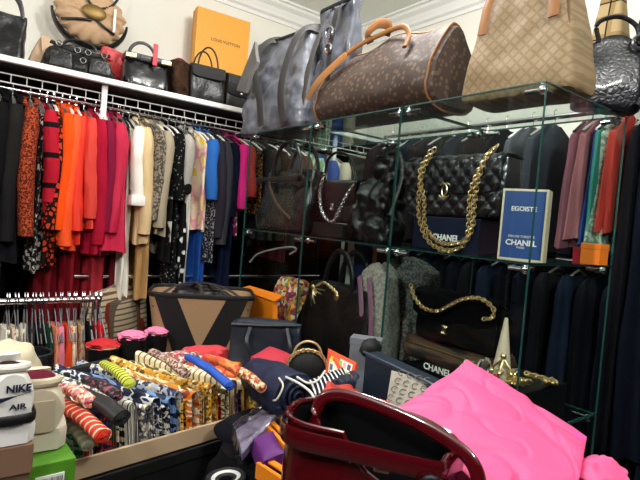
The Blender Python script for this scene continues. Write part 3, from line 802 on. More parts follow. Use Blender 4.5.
for s in (1, 39):
    obj('piping', T([p + (p - Vector((p.x, 0, Hh / 2))) * .02 for p in rings[s]], .0035, closed=True, up=(1, 0, 0)), TAN, t, label='tan leather piping')
obj('zip', T([rings[i][24] + Vector((0, 0, .002)) for i in range(1, 40)], .004, .009, up=(0, 0, 1)), mat('8d6437', .5), t)
TAN2 = mat('94602c', .5, bump=.1)
for s in (-1, 1):
    pts = smooth_path([(-.20, s * .088, .185), (-.175, s * .07, .225), (-.10, s * .05, .262), (.0, s * .04, .278), (.09, s * .05, .272), (.13, s * .06, .235), (.14, s * .085, .19)], 6)
    o = obj('handle', T(pts, .0055, .009, up=(0, 1, 0)), TAN2, t, label='tan leather handle')
obj('luggage_tag', T(smooth_path([(-.07, -.035, .262), (-.07, -.05, .29), (-.03, -.045, .312), (.01, -.035, .30), (.0, -.03, .27)], 5), .003, .016, up=(0, 1, 0)), TAN2, t)
obj('side_strap', T(smooth_path([(-.15, -.07, .232), (-.20, -.092, .19), (-.25, -.115, .14), (-.285, -.122, .09)], 5), .003, .016, up=(0, 1, 0)), TAN2, t)

# beige lattice tote
GG = mat('97805f', .6, pat='grid', c2='86704f', sc_=48, thr=.3, rot=(0, PI / 4, 0))
t = thing('tote_bag', 'large beige lattice pattern tote with tan handles at the near corner of the case top', 'bag', (1.175, .745, ZT + .001), -PI / 2 + .03)
obj('body', bag_bm(.31, .15, .30, tw=.66, td=.5, crump=.008, seed=41, r=.3, bulge=.05, n=96, open_top=True), GG, t)
for s in (-1, 1):
    for x in (-.075, .075):
        obj('handle_tab', T([(x * 1.25, s * .068, .17), (x * 1.18, s * .062, .24), (x, s * .05, .30)], .003, .014, up=(0, 1, 0)), TAN2, t, label='tan leather handle tab')
    obj('handle', T(arc(-.075, .075, s * .05, .295, .16), .006, .008, up=(0, 1, 0)), TAN2, t, label='tan leather handle')
obj('side_seam', T([(.142, -.055, .01), (.125, -.05, .15), (.104, -.04, .29)], .0025), mat('6b4526', .5), t)
bm = bmesh.new(); ell(bm, (-.002, -.064, .275), .012, .006, .008, 10); obj('badge', bm, TAN2, t)
# crocodile bag
CROC = bpy.data.materials.new('croc'); CROC.use_nodes = True
nt = CROC.node_tree; bs = nt.nodes['Principled BSDF']; bs.inputs['Base Color'].default_value = (.006, .006, .01, 1); bs.inputs['Roughness'].default_value = .3; bs.inputs['Coat Weight'].default_value = .15
tc = nt.nodes.new('ShaderNodeTexCoord'); vo = nt.nodes.new('ShaderNodeTexVoronoi'); vo.feature = 'DISTANCE_TO_EDGE'; vo.inputs['Scale'].default_value = 85; bp_ = nt.nodes.new('ShaderNodeBump'); bp_.inputs['Strength'].default_value = 1; bp_.inputs['Distance'].default_value = .0012
nt.links.new(tc.outputs['Object'], vo.inputs['Vector']); nt.links.new(vo.outputs['Distance'], bp_.inputs['Height']); nt.links.new(bp_.outputs[0], bs.inputs['Normal'])
t = thing('crocodile_bag', 'glossy black crocodile embossed bag at the right edge of the case top', 'bag', (1.365, .632, ZT), 0, rot=(.0, .06, -.85))
obj('body', bag_bm(.16, .07, .185, tw=.78, td=.55, r=.5, crump=.004, seed=43, bulge=.2, arch=.02), CROC, t)
obj('gusset', T(smooth_path([(.06, -.045, .01), (.085, -.045, .06), (.075, -.04, .13), (.05, -.03, .185)], 5), .012, .01, up=(0, 1, 0)), CROC, t)
obj('handle', T(smooth_path([(-.045, -.02, .17), (-.055, -.02, .215), (-.01, -.02, .235), (.035, -.02, .215), (.05, -.02, .17)], 6), .006), BLK, t)
b = bmesh.new(); ring(b, (.045, -.035, .17), .016, .004); obj('ring', b, mat('77787c', .3, .8), t, label='metal handle ring')
# bags on the right wall shelf
PLD = mat('a8926a', .8, pat='plaid', c2='8f784f', c3='1c1612', sc_=14)
t = thing('plaid_bag', 'beige bag with black and tan plaid check on the right wall shelf', 'bag', (2.05, .955, 2.18), -PI / 2)
obj('body', bag_bm(.13, .10, .24, tw=.6, td=.5, seed=45, crump=.004), PLD, t)
handles(t, .03, .02, .235, .08, BLK, .004)
t = thing('tote_bag', 'black bag with a white paper tag on the right wall shelf', 'bag', (2.06, .77, 2.18), -PI / 2)
obj('body', bag_bm(.16, .09, .17, tw=.95, td=.5, seed=47, crump=.005), BLKM, t)
obj('price_tag', B(-.02, -.058, .12, .02, .003, .06), WHITE, t, False, 'white paper tag')
handles(t, .05, .02, .165, .07, BLK, .004)

# ------------------------------------------------------------------ inside the glass case
Z2, Z1, Z0 = 1.416 + .0026, 1.02 + .0026, .62 + .0026
NAVY = mat('0c1830', .35)
def cc_emblem(parent, loc, r, m=GOLD, th=.0022):
    bm = bmesh.new()
    for s in (-1, 1):
        pts = []
        for i in range(19):
            a = math.radians(45 + 270 * i / 18)
            pts.append((s * (math.cos(a) * r * .62 - r * .22 * -1 * -1) if False else s * (math.cos(a) * r * .6 + r * .25), 0, math.sin(a) * r * .8))
        sweep(bm, pts, th, n=6, up=(0, 1, 0))
    o = obj('clasp', bm, m, parent, label='gold double C clasp'); o.location = loc; return o
# quilted bag
c, w, h = fitX(414, 519, 150, 1.16, Z2)
ztop = c.z + h
QB = mat('15141a', .3, bump=.1, bsc=120, coat=.15)
bz = onX(463, 218, 1.14).z       # underside of the bag, which stands on the navy box
bh = onX(463, 160, 1.14).z - bz
t = thing('quilted_flap_bag', 'black quilted leather flap bag with a gold chain, propped on the navy box', 'bag', (1.16, c.y, bz), -PI / 2, rot=(-.05, 0, -PI / 2))
obj('body', bag_bm(w * .92, .085, bh, tw=1., td=.8, r=.4, quilt=(.042, .007), n=220, nz=44, seed=51, bulge=.08), QB, t)
flap(t, w * .91, .088, bh, bh + .002, .62, QB, quilt=(.042, .007), nseg=110, off=.008)
cc_emblem(t, (.006, -.072, bh * .42), .024)
def px_local(t, px, py, X):
    bpy.context.view_layer.update(); return t.matrix_world.inverted() @ onX(px, py, X)
path = smooth_path([px_local(t, a, b_, 1.10) for a, b_ in ((434, 150), (423, 170), (419, 195), (420, 222), (430, 243), (447, 250), (462, 246), (472, 228), (474, 205), (478, 180), (486, 158), (497, 146))], 10)
obj('chain', chain_bm(path, .016, .0017), GOLD, t, label='gold chain strap')
path = smooth_path([px_local(t, a, b_, 1.10) for a, b_ in ((430, 152), (420, 172), (424, 200), (425, 225), (436, 240), (450, 244), (466, 238), (469, 215), (471, 190), (480, 168), (490, 150))], 10)
obj('chain', chain_bm(path, .015, .0016), GOLD, t, label='gold chain strap')
# navy box
c, w, h = fitX(413, 479, 213, 1.16, Z2)
bw = onX(413, 240, 1.12).y - onX(479, 240, 1.12).y
t = thing('presentation_box', 'navy box with white capital lettering under the quilted gold chain bag', 'box', (1.175, onX(446, 235, 1.12).y, Z2), -PI / 2)
obj('box', B(0, 0, (bz - Z2 - .001) / 2, bw, .13, bz - Z2 - .002, .002), NAVY, t, False)
text_obj('lettering', 'CHANEL', .0235, WHITE, t, (.007, -.0656, (bz - Z2) * .38), bold=.0006)
# perfume box
pa, pb = onX(501, 225, 1.075), onX(541, 225, 1.075)
pw = pa.y - pb.y; ph = onX(521, 189, 1.075).z - Z2
t = thing('perfume_box', 'blue perfume box with a cream border and white lettering beside the quilted bag', 'box', (1.10, (pa.y + pb.y) / 2 + .004, Z2), -1.22)
obj('box', B(0, 0, ph / 2, pw, .05, ph, .001), mat('d9cfae', .4), t, False, 'cream box body')
PBL = mat('2c4c86', .35)
obj('front_panel', B(0, -.0252, ph / 2, pw * .9, .001, ph * .94), PBL, t, False, 'blue front panel')
text_obj('lettering', 'EGOISTE', .0145, WHITE, t, (0, -.0262, ph * .72), bold=.0003)
text_obj('lettering', 'EAU DE TOILETTE', .0072, WHITE, t, (0, -.0262, ph * .335))
text_obj('lettering', 'CHANEL', .0175, WHITE, t, (0, -.0262, ph * .245), bold=.0005)
text_obj('lettering', 'PARIS', .007, WHITE, t, (0, -.0262, ph * .18))
# red and orange boxes behind
def bx(name, label, px0, px1, X, zb, yt, m, d=.06, lab2=None, Y=None):
    a, b_ = onX(px0, yt + 10, X), onX(px1, yt + 10, X)
    t = thing(name, label, 'box', (X + d / 2, (a.y + b_.y) / 2, zb), -PI / 2)
    hh = onX((px0 + px1) / 2, yt, X).z - zb
    obj('base', B(0, 0, hh * .42, (a.y - b_.y) * .97, d * .96, hh * .84, .001), m, t, False)
    obj('lid', B(0, 0, hh * .86, (a.y - b_.y), d, hh * .26, .001), m, t, False)
    return t
bx('small_box', 'small red box left of the perfume box', 487, 500, 1.2, Z2, 243, mat('c8202c', .5))
bx('small_box', 'small crimson box behind the right glass pane, left of the orange box', 572, 580, 1.34, Z2, 247, mat('b5182e', .5), d=.05)
bx('small_box', 'small bright orange box in the back right of the upper glass shelf', 580, 600, 1.33, Z2, 243, mat('f58220', .5), d=.05)
# middle compartment upper shelf
c, w, h = fitX(316, 360, 160, 1.14, Z2)
bz2 = onX(335, 226, 1.12).z; bh2 = onX(338, 186, 1.12).z - bz2
bz2 = Z2 + .052
t = thing('chain_flap_bag', 'black flap bag with a silver chain in the middle glass compartment', 'bag', (1.165, onX(338, 205, 1.13).y, bz2), -PI / 2)
BLK2 = mat('1d1d20', .33, bump=.3, bsc=60)
obj('body', bag_bm(.20, .08, .145, td=.7, r=.4, seed=53, crump=.008), BLK2, t)
flap(t, .198, .082, .145, .147, .6, BLK2)
cc_emblem(t, (0, -.062, .055), .013, mat('bfbfc4', .3, 1.)); t.children[-1]['label'] = 'silver double C clasp'
path = smooth_path([px_local(t, a, b_, 1.09) for a, b_ in ((324, 176), (320, 190), (321, 208), (327, 220), (334, 220), (340, 208), (346, 196), (354, 184))], 8)
obj('chain', chain_bm(path, .014, .0018), CHROME, t, label='silver chain')
path = smooth_path([px_local(t, a, b_, 1.14) for a, b_ in ((325, 176), (328, 160), (338, 152), (350, 158), (356, 180))], 8)
obj('handle', T(path, .004, .006), BLK, t)
t = thing('flat_box', 'flat black box under the silver chain flap bag', 'box', (1.165, onX(330, 232, 1.13).y, Z2), -PI / 2)
obj('box', B(0, 0, .025, .21, .13, .048, .002), BLKM, t, False); obj('lid', B(0, 0, .044, .213, .133, .012, .001), BLKM, t, False)
ym = onX(374, 200, 1.15).y
t = thing('pleated_bag', 'black gathered leather shoulder bag right of the silver chain bag', 'bag', (1.17, ym, Z2), -PI / 2, rot=(0, .12, -PI / 2))
obj('body', bag_bm(.155, .12, .27, tw=.55, td=.5, seed=57, crump=.03, nz=30, n=90, csc=15), mat('111113', .33, bump=.3), t)
obj('strap', T(smooth_path([(-.05, 0, .2), (-.035, 0, .27), (.03, 0, .30), (.065, 0, .22), (.07, -.03, .1)], 6), .004, .012, up=(0, 1, 0)), BLK, t)
# left compartment upper shelf: big patent bag
yl = onX(268, 190, 1.16).y
t = thing('patent_bag', 'big black patent leather handbag with tall arched handle in the left glass compartment', 'bag', (1.125, 1.675, Z2), -PI / 2)
obj('body', bag_bm(.36, .12, .235, tw=.9, td=.5, seed=59, crump=.01, r=.3), mat('151517', .25, coat=.3), t)
handles(t, .1, .04, .22, .13, BLK, .008)
obj('strap', T(smooth_path([(-.09, -.06, .22), (-.02, -.1, .17), (.06, -.11, .1), (.14, -.1, .05)], 5), .003, .009, up=(0, 1, 0)), mat('3b2f22', .5), t)
b = bmesh.new(); box(b, 0, -.08, .2, .3, .02, .02, .004); obj('top_band', b, BLK, t)

# ---- lower shelves
# velvet bag with chain
VEL = mat('040405', .95, spec=.1)
ya_, yb_ = onX(404, 310, 1.09).y, onX(490, 320, 1.09).y
t = thing('velvet_flap_bag', 'black velvet flap bag with a gold chain draped over it on the lower glass shelf', 'bag', (1.17, (ya_ + yb_) / 2, onX(440, 346, 1.1).z), -PI / 2)
vz_ = t.location.z; vh = onX(445, 290, 1.1).z - vz_; vw = ya_ - yb_
obj('body', bag_bm(vw, .08, vh * .9, td=.7, tw=.92, r=.4, seed=61, crump=.012, arch=.02), VEL, t)
flap(t, vw * .97, .08, vh * .9, vh * .9, .55, VEL)
path = smooth_path([px_local(t, a, b_, 1.10) for a, b_ in ((411, 286), (415, 298), (424, 308), (437, 311), (450, 305), (463, 299), (478, 298), (488, 303), (494, 311), (491, 318), (482, 319))], 10)
obj('chain', chain_bm(path, .013, .0018), GOLD, t, label='gold chain strap')
cc_emblem(t, (-.012, -.056, vh * .28), .013)
t2 = thing('brown_clutch', 'brown and black striped clutch under the velvet chain bag', 'bag', (1.18, (ya_ + yb_) / 2 + .01, vz_ - .062), -PI / 2)
obj('body', bag_bm(vw * 1.05, .13, .058, td=.9, seed=63, crump=.006), mat('3a2a1e', .6, pat='bands', cols=('17110d', '4a3221', '241a13'), sc_=14, stretch=(.3, 1, 3)), t2)
obj('zip', T([(-vw * .45, -.066, .045), (vw * .45, -.066, .045)], .0025), mat('8a6d3a', .4, .8), t2)
cb = vz_ - .063
ya_, yb_ = onX(404, 360, 1.07).y, onX(500, 372, 1.07).y
t = thing('presentation_box', 'black box with white capital lettering under the velvet chain bag', 'box', (1.15, (ya_ + yb_) / 2, Z1), -PI / 2)
obj('box', B(0, 0, (cb - Z1) / 2 - .001, ya_ - yb_, .15, cb - Z1 - .004, .002), mat('07070a', .35), t, False)
tl = px_local(t, 437, 370, 1.075); text_obj('lettering', 'CHANEL', .024, WHITE, t, (tl.x, -.0757, tl.z), bold=.0005)
# grey backpack
BOU = mat('8f8b86', .95, pat='noise', c2='5f5c5a', sc_=120, thr=.5, bump=.4, bsc=120)
y0 = onX(400, 300, 1.28).y
t = thing('tweed_backpack', 'grey speckled rounded backpack behind the velvet chain bag', 'bag', (1.31, y0, Z1), -PI / 2)
obj('body', bag_bm(.25, .12, onX(405, 262, 1.25).z - Z1, tw=.92, td=.6, r=.5, seed=65, crump=.006, arch=.03), BOU, t)
obj('pocket', (lambda b: (bmesh.ops.translate(b, vec=(0, -.07, .02), verts=b.verts[:]), b)[1])(bag_bm(.19, .04, .13, tw=.95, seed=66, n=48)), BOU, t)
obj('strap', T(arc(-.03, .03, 0, .255, .03), .005), mat('55524f', .8), t)
# pink banded cream bag
y0 = onX(378, 300, 1.14).y
t = thing('striped_backpack', 'cream bag with dusty pink curved bands behind the glass dividing edge', 'bag', (1.16, y0 + .02, Z1), -PI / 2)
hh = onX(378, 268, 1.12).z - Z1
obj('body', bag_bm(.14, .12, hh, tw=.85, td=.6, r=.5, seed=67, crump=.006, arch=.03), mat('a79f93', .9, pat='noise', c2='8a8480', sc_=100, bump=.3), t)
for k in (0, 1): obj('band', T(smooth_path([(-.05 + .045 * k, -.046, hh * .88), (-.02 + .045 * k, -.060, hh * .72), (.0 + .045 * k, -.067, hh * .5), (.01 + .04 * k, -.067, hh * .2)], 5), .003, .011, up=(0, 1, 0)), mat('8d6478', .85), t, label='dusty pink band')
# black handbag with gold charm
y0, y1 = onX(303, 320, 1.10).y, onX(371, 320, 1.10).y
t = thing('charm_handbag', 'black handbag with a gold leaf charm and arched handle on the lower glass shelf', 'bag', (1.14, (y0 + y1) / 2, Z1), -PI / 2)
hh = onX(337, 288, 1.10).z - Z1
obj('body', bag_bm((y0 - y1) * .98, .12, hh, tw=.95, td=.6, r=.25, seed=69, crump=.006), BLK, t)
handles(t, .075, .035, hh - .01, .135, BLK, .008, .01)
bm = bmesh.new()
for k in range(7):
    a = -1.9 + k * .32; L_ = .045 + .02 * math.sin(k * 1.3)
    sweep(bm, [(-.07, -.085, hh * .96), (-.07 + math.cos(a) * L_ * .6, -.092, hh * .96 + math.sin(a) * L_ * .6), (-.07 + math.cos(a) * L_, -.088, hh * .96 + math.sin(a) * L_)], .004, .002, n=6, up=(0, 1, 0), taper=lambda q: 1 - .6 * abs(q - .4))
ell(bm, (-.07, -.09, hh * .97), .01, .006, .01, 10)
obj('charm', bm, GOLD, t, label='gold leaf charm')
bm = chain_bm(smooth_path([(-.06, -.08, hh * 1.0), (-.02, -.082, hh * 1.07), (.03, -.08, hh * 1.0), (.06, -.08, hh * .93)], 8), .012, .0018); obj('charm_chain', bm, GOLD, t)
bm = bmesh.new(); ell(bm, (.055, -.085, hh * .9), .012, .005, .014, 10); obj('pendant', bm, GOLD, t)
# upright books / boards behind
for px, wpx, yt, m, lab in ((350, 8, 238, mat('d8d6cf', .6), 'cream white folded cloth bag standing behind the charm handbag'), (360, 15, 242, mat('1d2c66', .6), 'royal blue box standing behind the charm handbag'), (374, 5, 243, mat('b59a62', .5), 'narrow gold box standing behind the charm handbag'), (381, 11, 244, mat('3a322c', .6), 'dark brown box standing behind the charm handbag')):
    y = onX(px, 265, 1.30).y; ww = abs(onX(px - wpx / 2, 265, 1.3).y - onX(px + wpx / 2, 265, 1.3).y)
    hz = onX(px, yt, 1.3).z - Z1
    t = thing('upright_box', lab, 'box', (1.325, y, Z1), -PI / 2)
    obj('box', B(0, 0, hz / 2, ww * .96, .05, hz, .003), m, t, False)
    obj('lid', B(0, 0, hz - .012, ww * .985, .053, .024, .002), m, t, False)
# patterned bag
y0 = onX(290, 300, 1.12).y
t = thing('printed_tote', 'orange, pink and cream paisley printed bag in the left glass compartment', 'bag', (1.13, y0, Z1), -PI / 2)
PRT = mat('d8a070', .8, pat='multi', cols=('d77b4a', 'efe0c4', 'b9405a', '8a9a62', 'f0b23c', '6b3a5a'), sc_=75)
obj('body', bag_bm(.19, .1, .21, tw=.85, td=.55, seed=71, crump=.012), PRT, t)
obj('side_trim', T([(.09, -.03, .01), (.085, -.03, .2)], .006), mat('9a6a3a', .6), t)
# orange box
t = thing('orange_box', 'open flat orange box leaning in front of the left glass compartment', 'box')
ORG = mat('f08a14', .5)
pts = [onX(a, b_, x) for a, b_, x in ((239, 289, 1.0), (275, 303, .99), (275, 322, .99), (239, 313, 1.0))]
bm = bmesh.new(); slab(bm, pts, .02); obj('front', bm, ORG, t, False)
pts = [onX(a, b_, x) for a, b_, x in ((239, 289, .985), (275, 302, .975), (284, 296, .99), (250, 286, 1.0))]
bm = bmesh.new(); slab(bm, pts, .006); obj('flap', bm, mat('e07c10', .5), t, False)
# white hanger lying
tag(obj('clothes_hanger', T(smooth_path([onX(a, b_, 1.16) for a, b_ in ((250, 262), (258, 254), (275, 249), (292, 247), (296, 250), (290, 254))], 6), .004), mat('d7d7d5', .4)), 'white plastic clothes hanger lying on the lower left glass shelf', 'clothes hanger')
t = thing('folded_garment', 'folded black garment on the lower left glass shelf under the white hanger', 'garment', (1.24, 1.66, Z1), 0)
obj('cloth', bag_bm(.3, .36, .13, tw=.9, td=.85, seed=75, crump=.02), mat('0c0c10', .9), t)
# white cone and olive bottle at right of lower shelf
y0 = onX(503, 330, 1.12).y
tag(obj('paper_cone', loft(bmesh.new(), [[Vector((1.13 + math.cos(a) * r_, y0 + math.sin(a) * r_ , Z1 + z)) for a in [2 * PI * k / 24 for k in range(24)]] for z, r_ in ((0, .030), (.12, .022), (.25, .004))]), mat('d6c6ac', .6)), 'cream paper cone standing right of the velvet chain bag', 'cone')
y0 = onX(494, 335, 1.2).y
t = thing('olive_pouch', 'olive green pouch right of the velvet chain bag', 'pouch', (1.23, y0, Z1), -PI / 2)
obj('body', bag_bm(.08, .06, .17, tw=.7, seed=77, crump=.008), mat('5d5f3a', .7), t)
obj('drawstring', T([(-.02, -.03, .15), (.02, -.03, .15)], .003), mat('8d8a60', .7), t)
# jewellery tray
ty = onX(530, 390, 1.12).y
t = thing('jewellery_tray', 'black tray with a small white card on its edge carrying the jewellery', 'tray', (1.17, .70, Z1), -PI / 2)
obj('tray', B(0, 0, .049, .17, .22, .097, .004), mat('0a0a0f', .5), t, False)
obj('card', B(.062, -.113, .08, .05, .004, .028), WHITE, t, False, 'white card')
jr = random.Random(4); JT = Z1 + .10
crown_t = thing('crown_brooch', 'gold crown shaped brooch standing on the black jewellery tray', 'brooch', (1.10, .685, JT), -PI / 2); crown_t.scale = (1.25,) * 3
bm = bmesh.new(); ring(bm, (0, 0, .006), .02, .004, axis='z', n=20)
for k in range(5):
    a = 2 * PI * k / 5; sweep(bm, [(math.cos(a) * .02, math.sin(a) * .02, .006), (math.cos(a) * .016, math.sin(a) * .016, .03), (0, 0, .045)], .0025, n=6); ell(bm, (math.cos(a) * .019, math.sin(a) * .019, .02), .005, .005, .005, 8)
ell(bm, (0, 0, .05), .006, .006, .006, 10); obj('crown', bm, GOLD, crown_t)
bm = bmesh.new(); ell(bm, (0, -.02, .012), .007, .004, .007, 10); obj('stone', bm, mat('a02030', .1, coat=1), crown_t, label='red stone')
for k, (x, y, lab, m) in enumerate(((1.09, .765, 'gold chain bracelet at the left of the jewellery tray', GOLD), (1.13, .745, 'pearl and gold necklace heap left of the crown brooch', mat('e6dcc4', .3, .3)), (1.16, .72, 'silver necklace heap behind the crown brooch', CHROME), (1.10, .725, 'large silver ring shaped bangle in front of the crown brooch', CHROME), (1.15, .655, 'gold necklace heap right of the crown brooch', GOLD), (1.2, .63, 'pale gold chain at the back right of the tray', GOLD))):
    bm = bmesh.new()
    if 'bangle' in lab: ring(bm, (0, 0, .016), .016, .003, axis='y')
    else:
        pts = [(jr.uniform(-.026, .026), jr.uniform(-.026, .026), .004 + .012 * jr.random()) for _ in range(7)]
        bm = chain_bm(smooth_path(pts, 8), .009, .0018)
    o = obj('bangle' if 'bangle' in lab else 'necklace', bm, m); o.location = (x - .015, y, JT); o.scale = (1.5,) * 3; tag(o, lab, 'jewellery')
t = thing('gold_dish', 'purple lined gold dish left on the jewellery shelf', 'dish', (1.10, .83, Z1), 0)
bm = bmesh.new(); box(bm, 0, 0, .03, .09, .08, .06, .006); obj('pad', bm, mat('3a0a22', .8), t)
obj('ornament', chain_bm(smooth_path([(-.03, -.02, .066), (0, .01, .07), (.02, -.02, .066), (.03, .02, .07)], 8), .01, .002), GOLD, t)
# ------------------------------------------------------------------ table and foreground pile
ZTB = .80
t = thing('table', 'low black display table under the scarf box and handbags', 'table', (.42, .93, 0))
obj('tabletop', B(0, 0, ZTB - .015, 1.16, 1.62, .03, .004), mat('0d0c0c', .6), t, False)
for sx in (-1, 1):
    for sy in (-1, 1): obj('leg', B(sx * .53, sy * .76, .385, .05, .05, .77, .004), mat('0d0c0c', .6), t, False)

# ---- small rail in front of the coats
LRY, LRZ = 1.85, 1.14
t = thing('garment_rack', 'low free standing chrome rack with small hangers in front of the red gowns', 'clothes rack', (.05, LRY, 0))
obj('rail', T([(-.55, 0, LRZ), (.425, 0, LRZ)], .011, n=12), CHROME, t)
for x in (-.53, .41):
    obj('post', T([(x, .0, .0), (x, .0, LRZ)], .011, n=10), CHROME, t)
    obj('foot', T([(x, -.2, .012), (x, .2, .012)], .012, n=8), CHROME, t)
SMALL = [(4, 'cream knitted top at the left end of the low rack', 'e0d8c4', None), (12, 'ivory lace top second from the left on the low rack', 'cfc4ac', 'noise'), (22, 'pale cream scarf doubled over a hanger on the low rack', 'e6dfce', None),
         (30, 'charcoal camisole beside the cream tops on the low rack', '2a2627', None), (37, 'black lace camisole on the low rack', '0c0c0d', None), (45, 'dark green camisole on the low rack', '123527', None),
         (52, 'peach printed camisole on the low rack', 'd9835f', 'noise'), (57, 'rose pink camisole on the low rack', 'd77a90', None), (64, 'orange red camisole on the low rack', 'cf4421', None), (71, 'cream floral camisole on the low rack', 'e3cfae', 'noise'),
         (79, 'beige and brown printed camisole on the low rack', 'b39a72', 'noise'), (86, 'black camisole near the right end of the low rack', '0e0d0e', None), (92, 'dark red camisole near the right end of the low rack', '8a1020', None), (97, 'bright red camisole at the right end of the low rack', 'c81a28', None)]
for px, lab, c_, p_ in SMALL:
    x = onY(px, 345, LRY).x
    m = mat(c_, .85, pat=p_, c2='b55a6a', sc_=70, thr=.58) if p_ else mat(c_, .85)
    G('camisole', lab, 'top', x, .76, m, kind='dress', th=.034, wt=.085, RY=LRY, RZ=LRZ, top=1.06, group='small tops on the low rack', hlab='clothes hanger on the low rack, holding a small top', hsc=1, rz=random.uniform(-.12, .1), amp=.007, hk=4)
EMPTYH = [8, 17, 26, 34, 41, 61, 68, 75, 83, 88, 95, 99]
for px in EMPTYH:
    x = onY(px, 320, LRY).x
    hanger((x, LRY, LRZ - .0215), random.uniform(-.15, .1), 4, 'empty wire hanger between the small tops on the low rack', 'empty hangers on the low rack')

# ---- plaid skirt low by the beige coats
G('skirt', 'beige and brown plaid wool skirt below the white trousers', 'skirt', onY(124, 320, 2.1).x, .62, CHK, kind='skirt', th=.10, wt=.19, wb=.24, RY=2.22, RZ=1.17, top=1.13, group='plaid skirt', rz=-.9, hlab='clothes hanger carrying the plaid skirt')
tag(obj('hanging_rail', T([(.45, 2.22, 1.17), (1.7, 2.22, 1.17)], .010, n=10), CHROME), 'low chrome rail behind the two tone bucket tote', 'clothes rail')

# ---- boots
def boot(c, w, h, label, stuff_m=None, lab2=None, rz=0., lining='141214'):
    t = thing('boot', label, 'boot', c, rz)
    rings = []
    r = w / 2
    for i in range(15):
        q = i / 14; z = .03 + (h - .03) * q; k = lerp(.72, 1, q)
        rings.append([Vector((math.cos(a) * r * k, math.sin(a) * r * k * 1.05, z + .006 * math.sin(2 * a) * q)) for a in [2 * PI * j / 28 for j in range(28)]])
    rings.append([p * 1 - Vector((p.x * .12, p.y * .12, 0)) for p in rings[-1]])
    rings.append([Vector((p.x * .97, p.y * .97, p.z - .07)) for p in rings[-1]])
    obj('shaft', loft(bmesh.new(), rings), mat('0b0b0d', .45, bump=.2), t)
    fr = []
    for q, wd, hh in ((-.03, .8, .07), (.0, .9, .085), (.05, .95, .075), (.1, 1, .05), (.14, .85, .035), (.165, .4, .02)):
        fr.append([Vector((math.cos(a) * r * .8 * wd, -q, max(0, .5 * hh + math.sin(a) * hh * .5) + .006)) for a in [2 * PI * j / 16 for j in range(16)]])
    obj('foot', loft(bmesh.new(), fr), mat('0b0b0d', .45, bump=.2), t)
    obj('sole', B(0, -.065, .004, w * .7, .2, .008, .002), mat('050505', .7), t)
    b = bmesh.new(); pts = [(math.cos(a) * r * .94, math.sin(a) * r * .99, h + .001) for a in [2 * PI * j / 28 for j in range(28)]]
    sweep(b, pts, .003, closed=True); obj('rim', b, mat(lining, .7), t)
    if stuff_m:
        b = bmesh.new(); r_ = bmesh.ops.create_icosphere(b, subdivisions=4, radius=1)
        for v in r_['verts']:
            k = 1 + .25 * noise.noise(v.co * 3.2 + Vector(c)) + .12 * abs(noise.noise(v.co * 8))
            v.co = Vector((v.co.x * r * .95 * k, v.co.y * r * .95 * k, h + v.co.z * .016 * k + .003))
        tag(obj('tissue_wad', b, stuff_m), lab2, 'tissue paper').location = c
    return t
def base_at(px, py, d): p = D(px, py, d); return (p.x, p.y, ZTB), p.z - ZTB
c, h = base_at(33, 353, 1.25); boot(c, .088, h, 'empty black boot standing open in front of the low rack', rz=.3)
c, h = base_at(103, 346, 1.50); boot(c, .094, h, 'black boot with a tan lining and red tissue by the low rack', mat('c01822', .7), 'red tissue wad stuffed in the tan lined boot', lining='b08a5c')
c, h = base_at(132, 337, 1.55); boot(c, .085, h, 'black boot filled with pink tissue beside the plaid skirt', mat('f07fa8', .7), 'bright pink tissue wad in the boot nearer the plaid skirt')
c, h = base_at(156, 333, 1.66); boot(c, .075, h, 'black boot filled with pink tissue next to the two tone tote', mat('f07fa8', .7), 'bright pink tissue wad in the boot nearer the two tone tote')
t = thing('clutch_bag', 'flat black clutch standing behind the left end of the scarf box', 'bag', (.335, 1.335, ZTB), .45)
obj('body', bag_bm(.16, .04, .26, tw=.95, seed=91), BLKM, t); obj('flap', B(0, -.026, .2, .15, .006, .1, .003), BLKM, t)

# ---- two tone bucket tote
c = D(195, 350, 1.86); zr = D(195, 291, 1.86).z
t = thing('bucket_tote', 'large beige canvas bucket tote with a black V on its front and gathered straps', 'bag', (c.x, c.y - .03, ZTB), -.44)
hh = zr - ZTB; Wt, Wb = .178, .115; Dt, Db = .11, .085
BEI = mat('ab8a68', .8, bump=.15, bsc=200)
rings = []
for i in range(21):
    q = i / 20; a_, b_ = lerp(Wb, Wt, q), lerp(Db, Dt, q)
    rings.append([Vector((x, y, hh * q)) for x, y in rrect(a_, b_, .05, 80)])
rings.append([Vector((p.x * .97, p.y * .95, p.z)) for p in rings[-1]])
for q in (.85, .6, .2, .04):
    rings.append([Vector((x * .96, y * .94, hh * q)) for x, y in rrect(lerp(Wb, Wt, q), lerp(Db, Dt, q), .05, 80)])
obj('body', loft(bmesh.new(), rings), BEI, t)
BV = mat('0a0809', .75)
def fy(z): return -lerp(Db, Dt, z / hh) - .002
def vpoly(pts, name, n=14):
    bm = bmesh.new(); (x0, z0), (x1, z1), (x2, z2), (x3, z3) = pts
    rows = []
    for i in range(n + 1):
        q = i / n; rows.append([Vector((lerp(x0, x1, q), fy(lerp(z0, z1, q)), lerp(z0, z1, q))), Vector((lerp(x3, x2, q), fy(lerp(z3, z2, q)), lerp(z3, z2, q)))])
    A_ = [[bm.verts.new(p) for p in r] for r in rows]; C_ = [[bm.verts.new(p + Vector((0, .003, 0))) for p in r] for r in rows]
    for i in range(n):
        bm.faces.new((A_[i][0], A_[i][1], A_[i + 1][1], A_[i + 1][0])); bm.faces.new((C_[i][0], C_[i + 1][0], C_[i + 1][1], C_[i][1]))
        for j in (0, 1): bm.faces.new((A_[i][j], A_[i + 1][j], C_[i + 1][j], C_[i][j]))
    bm.faces.new((A_[0][0], C_[0][0], C_[0][1], A_[0][1])); bm.faces.new((A_[n][0], A_[n][1], C_[n][1], C_[n][0]))
    return obj(name, bm, BV, t, label='black V stripe')
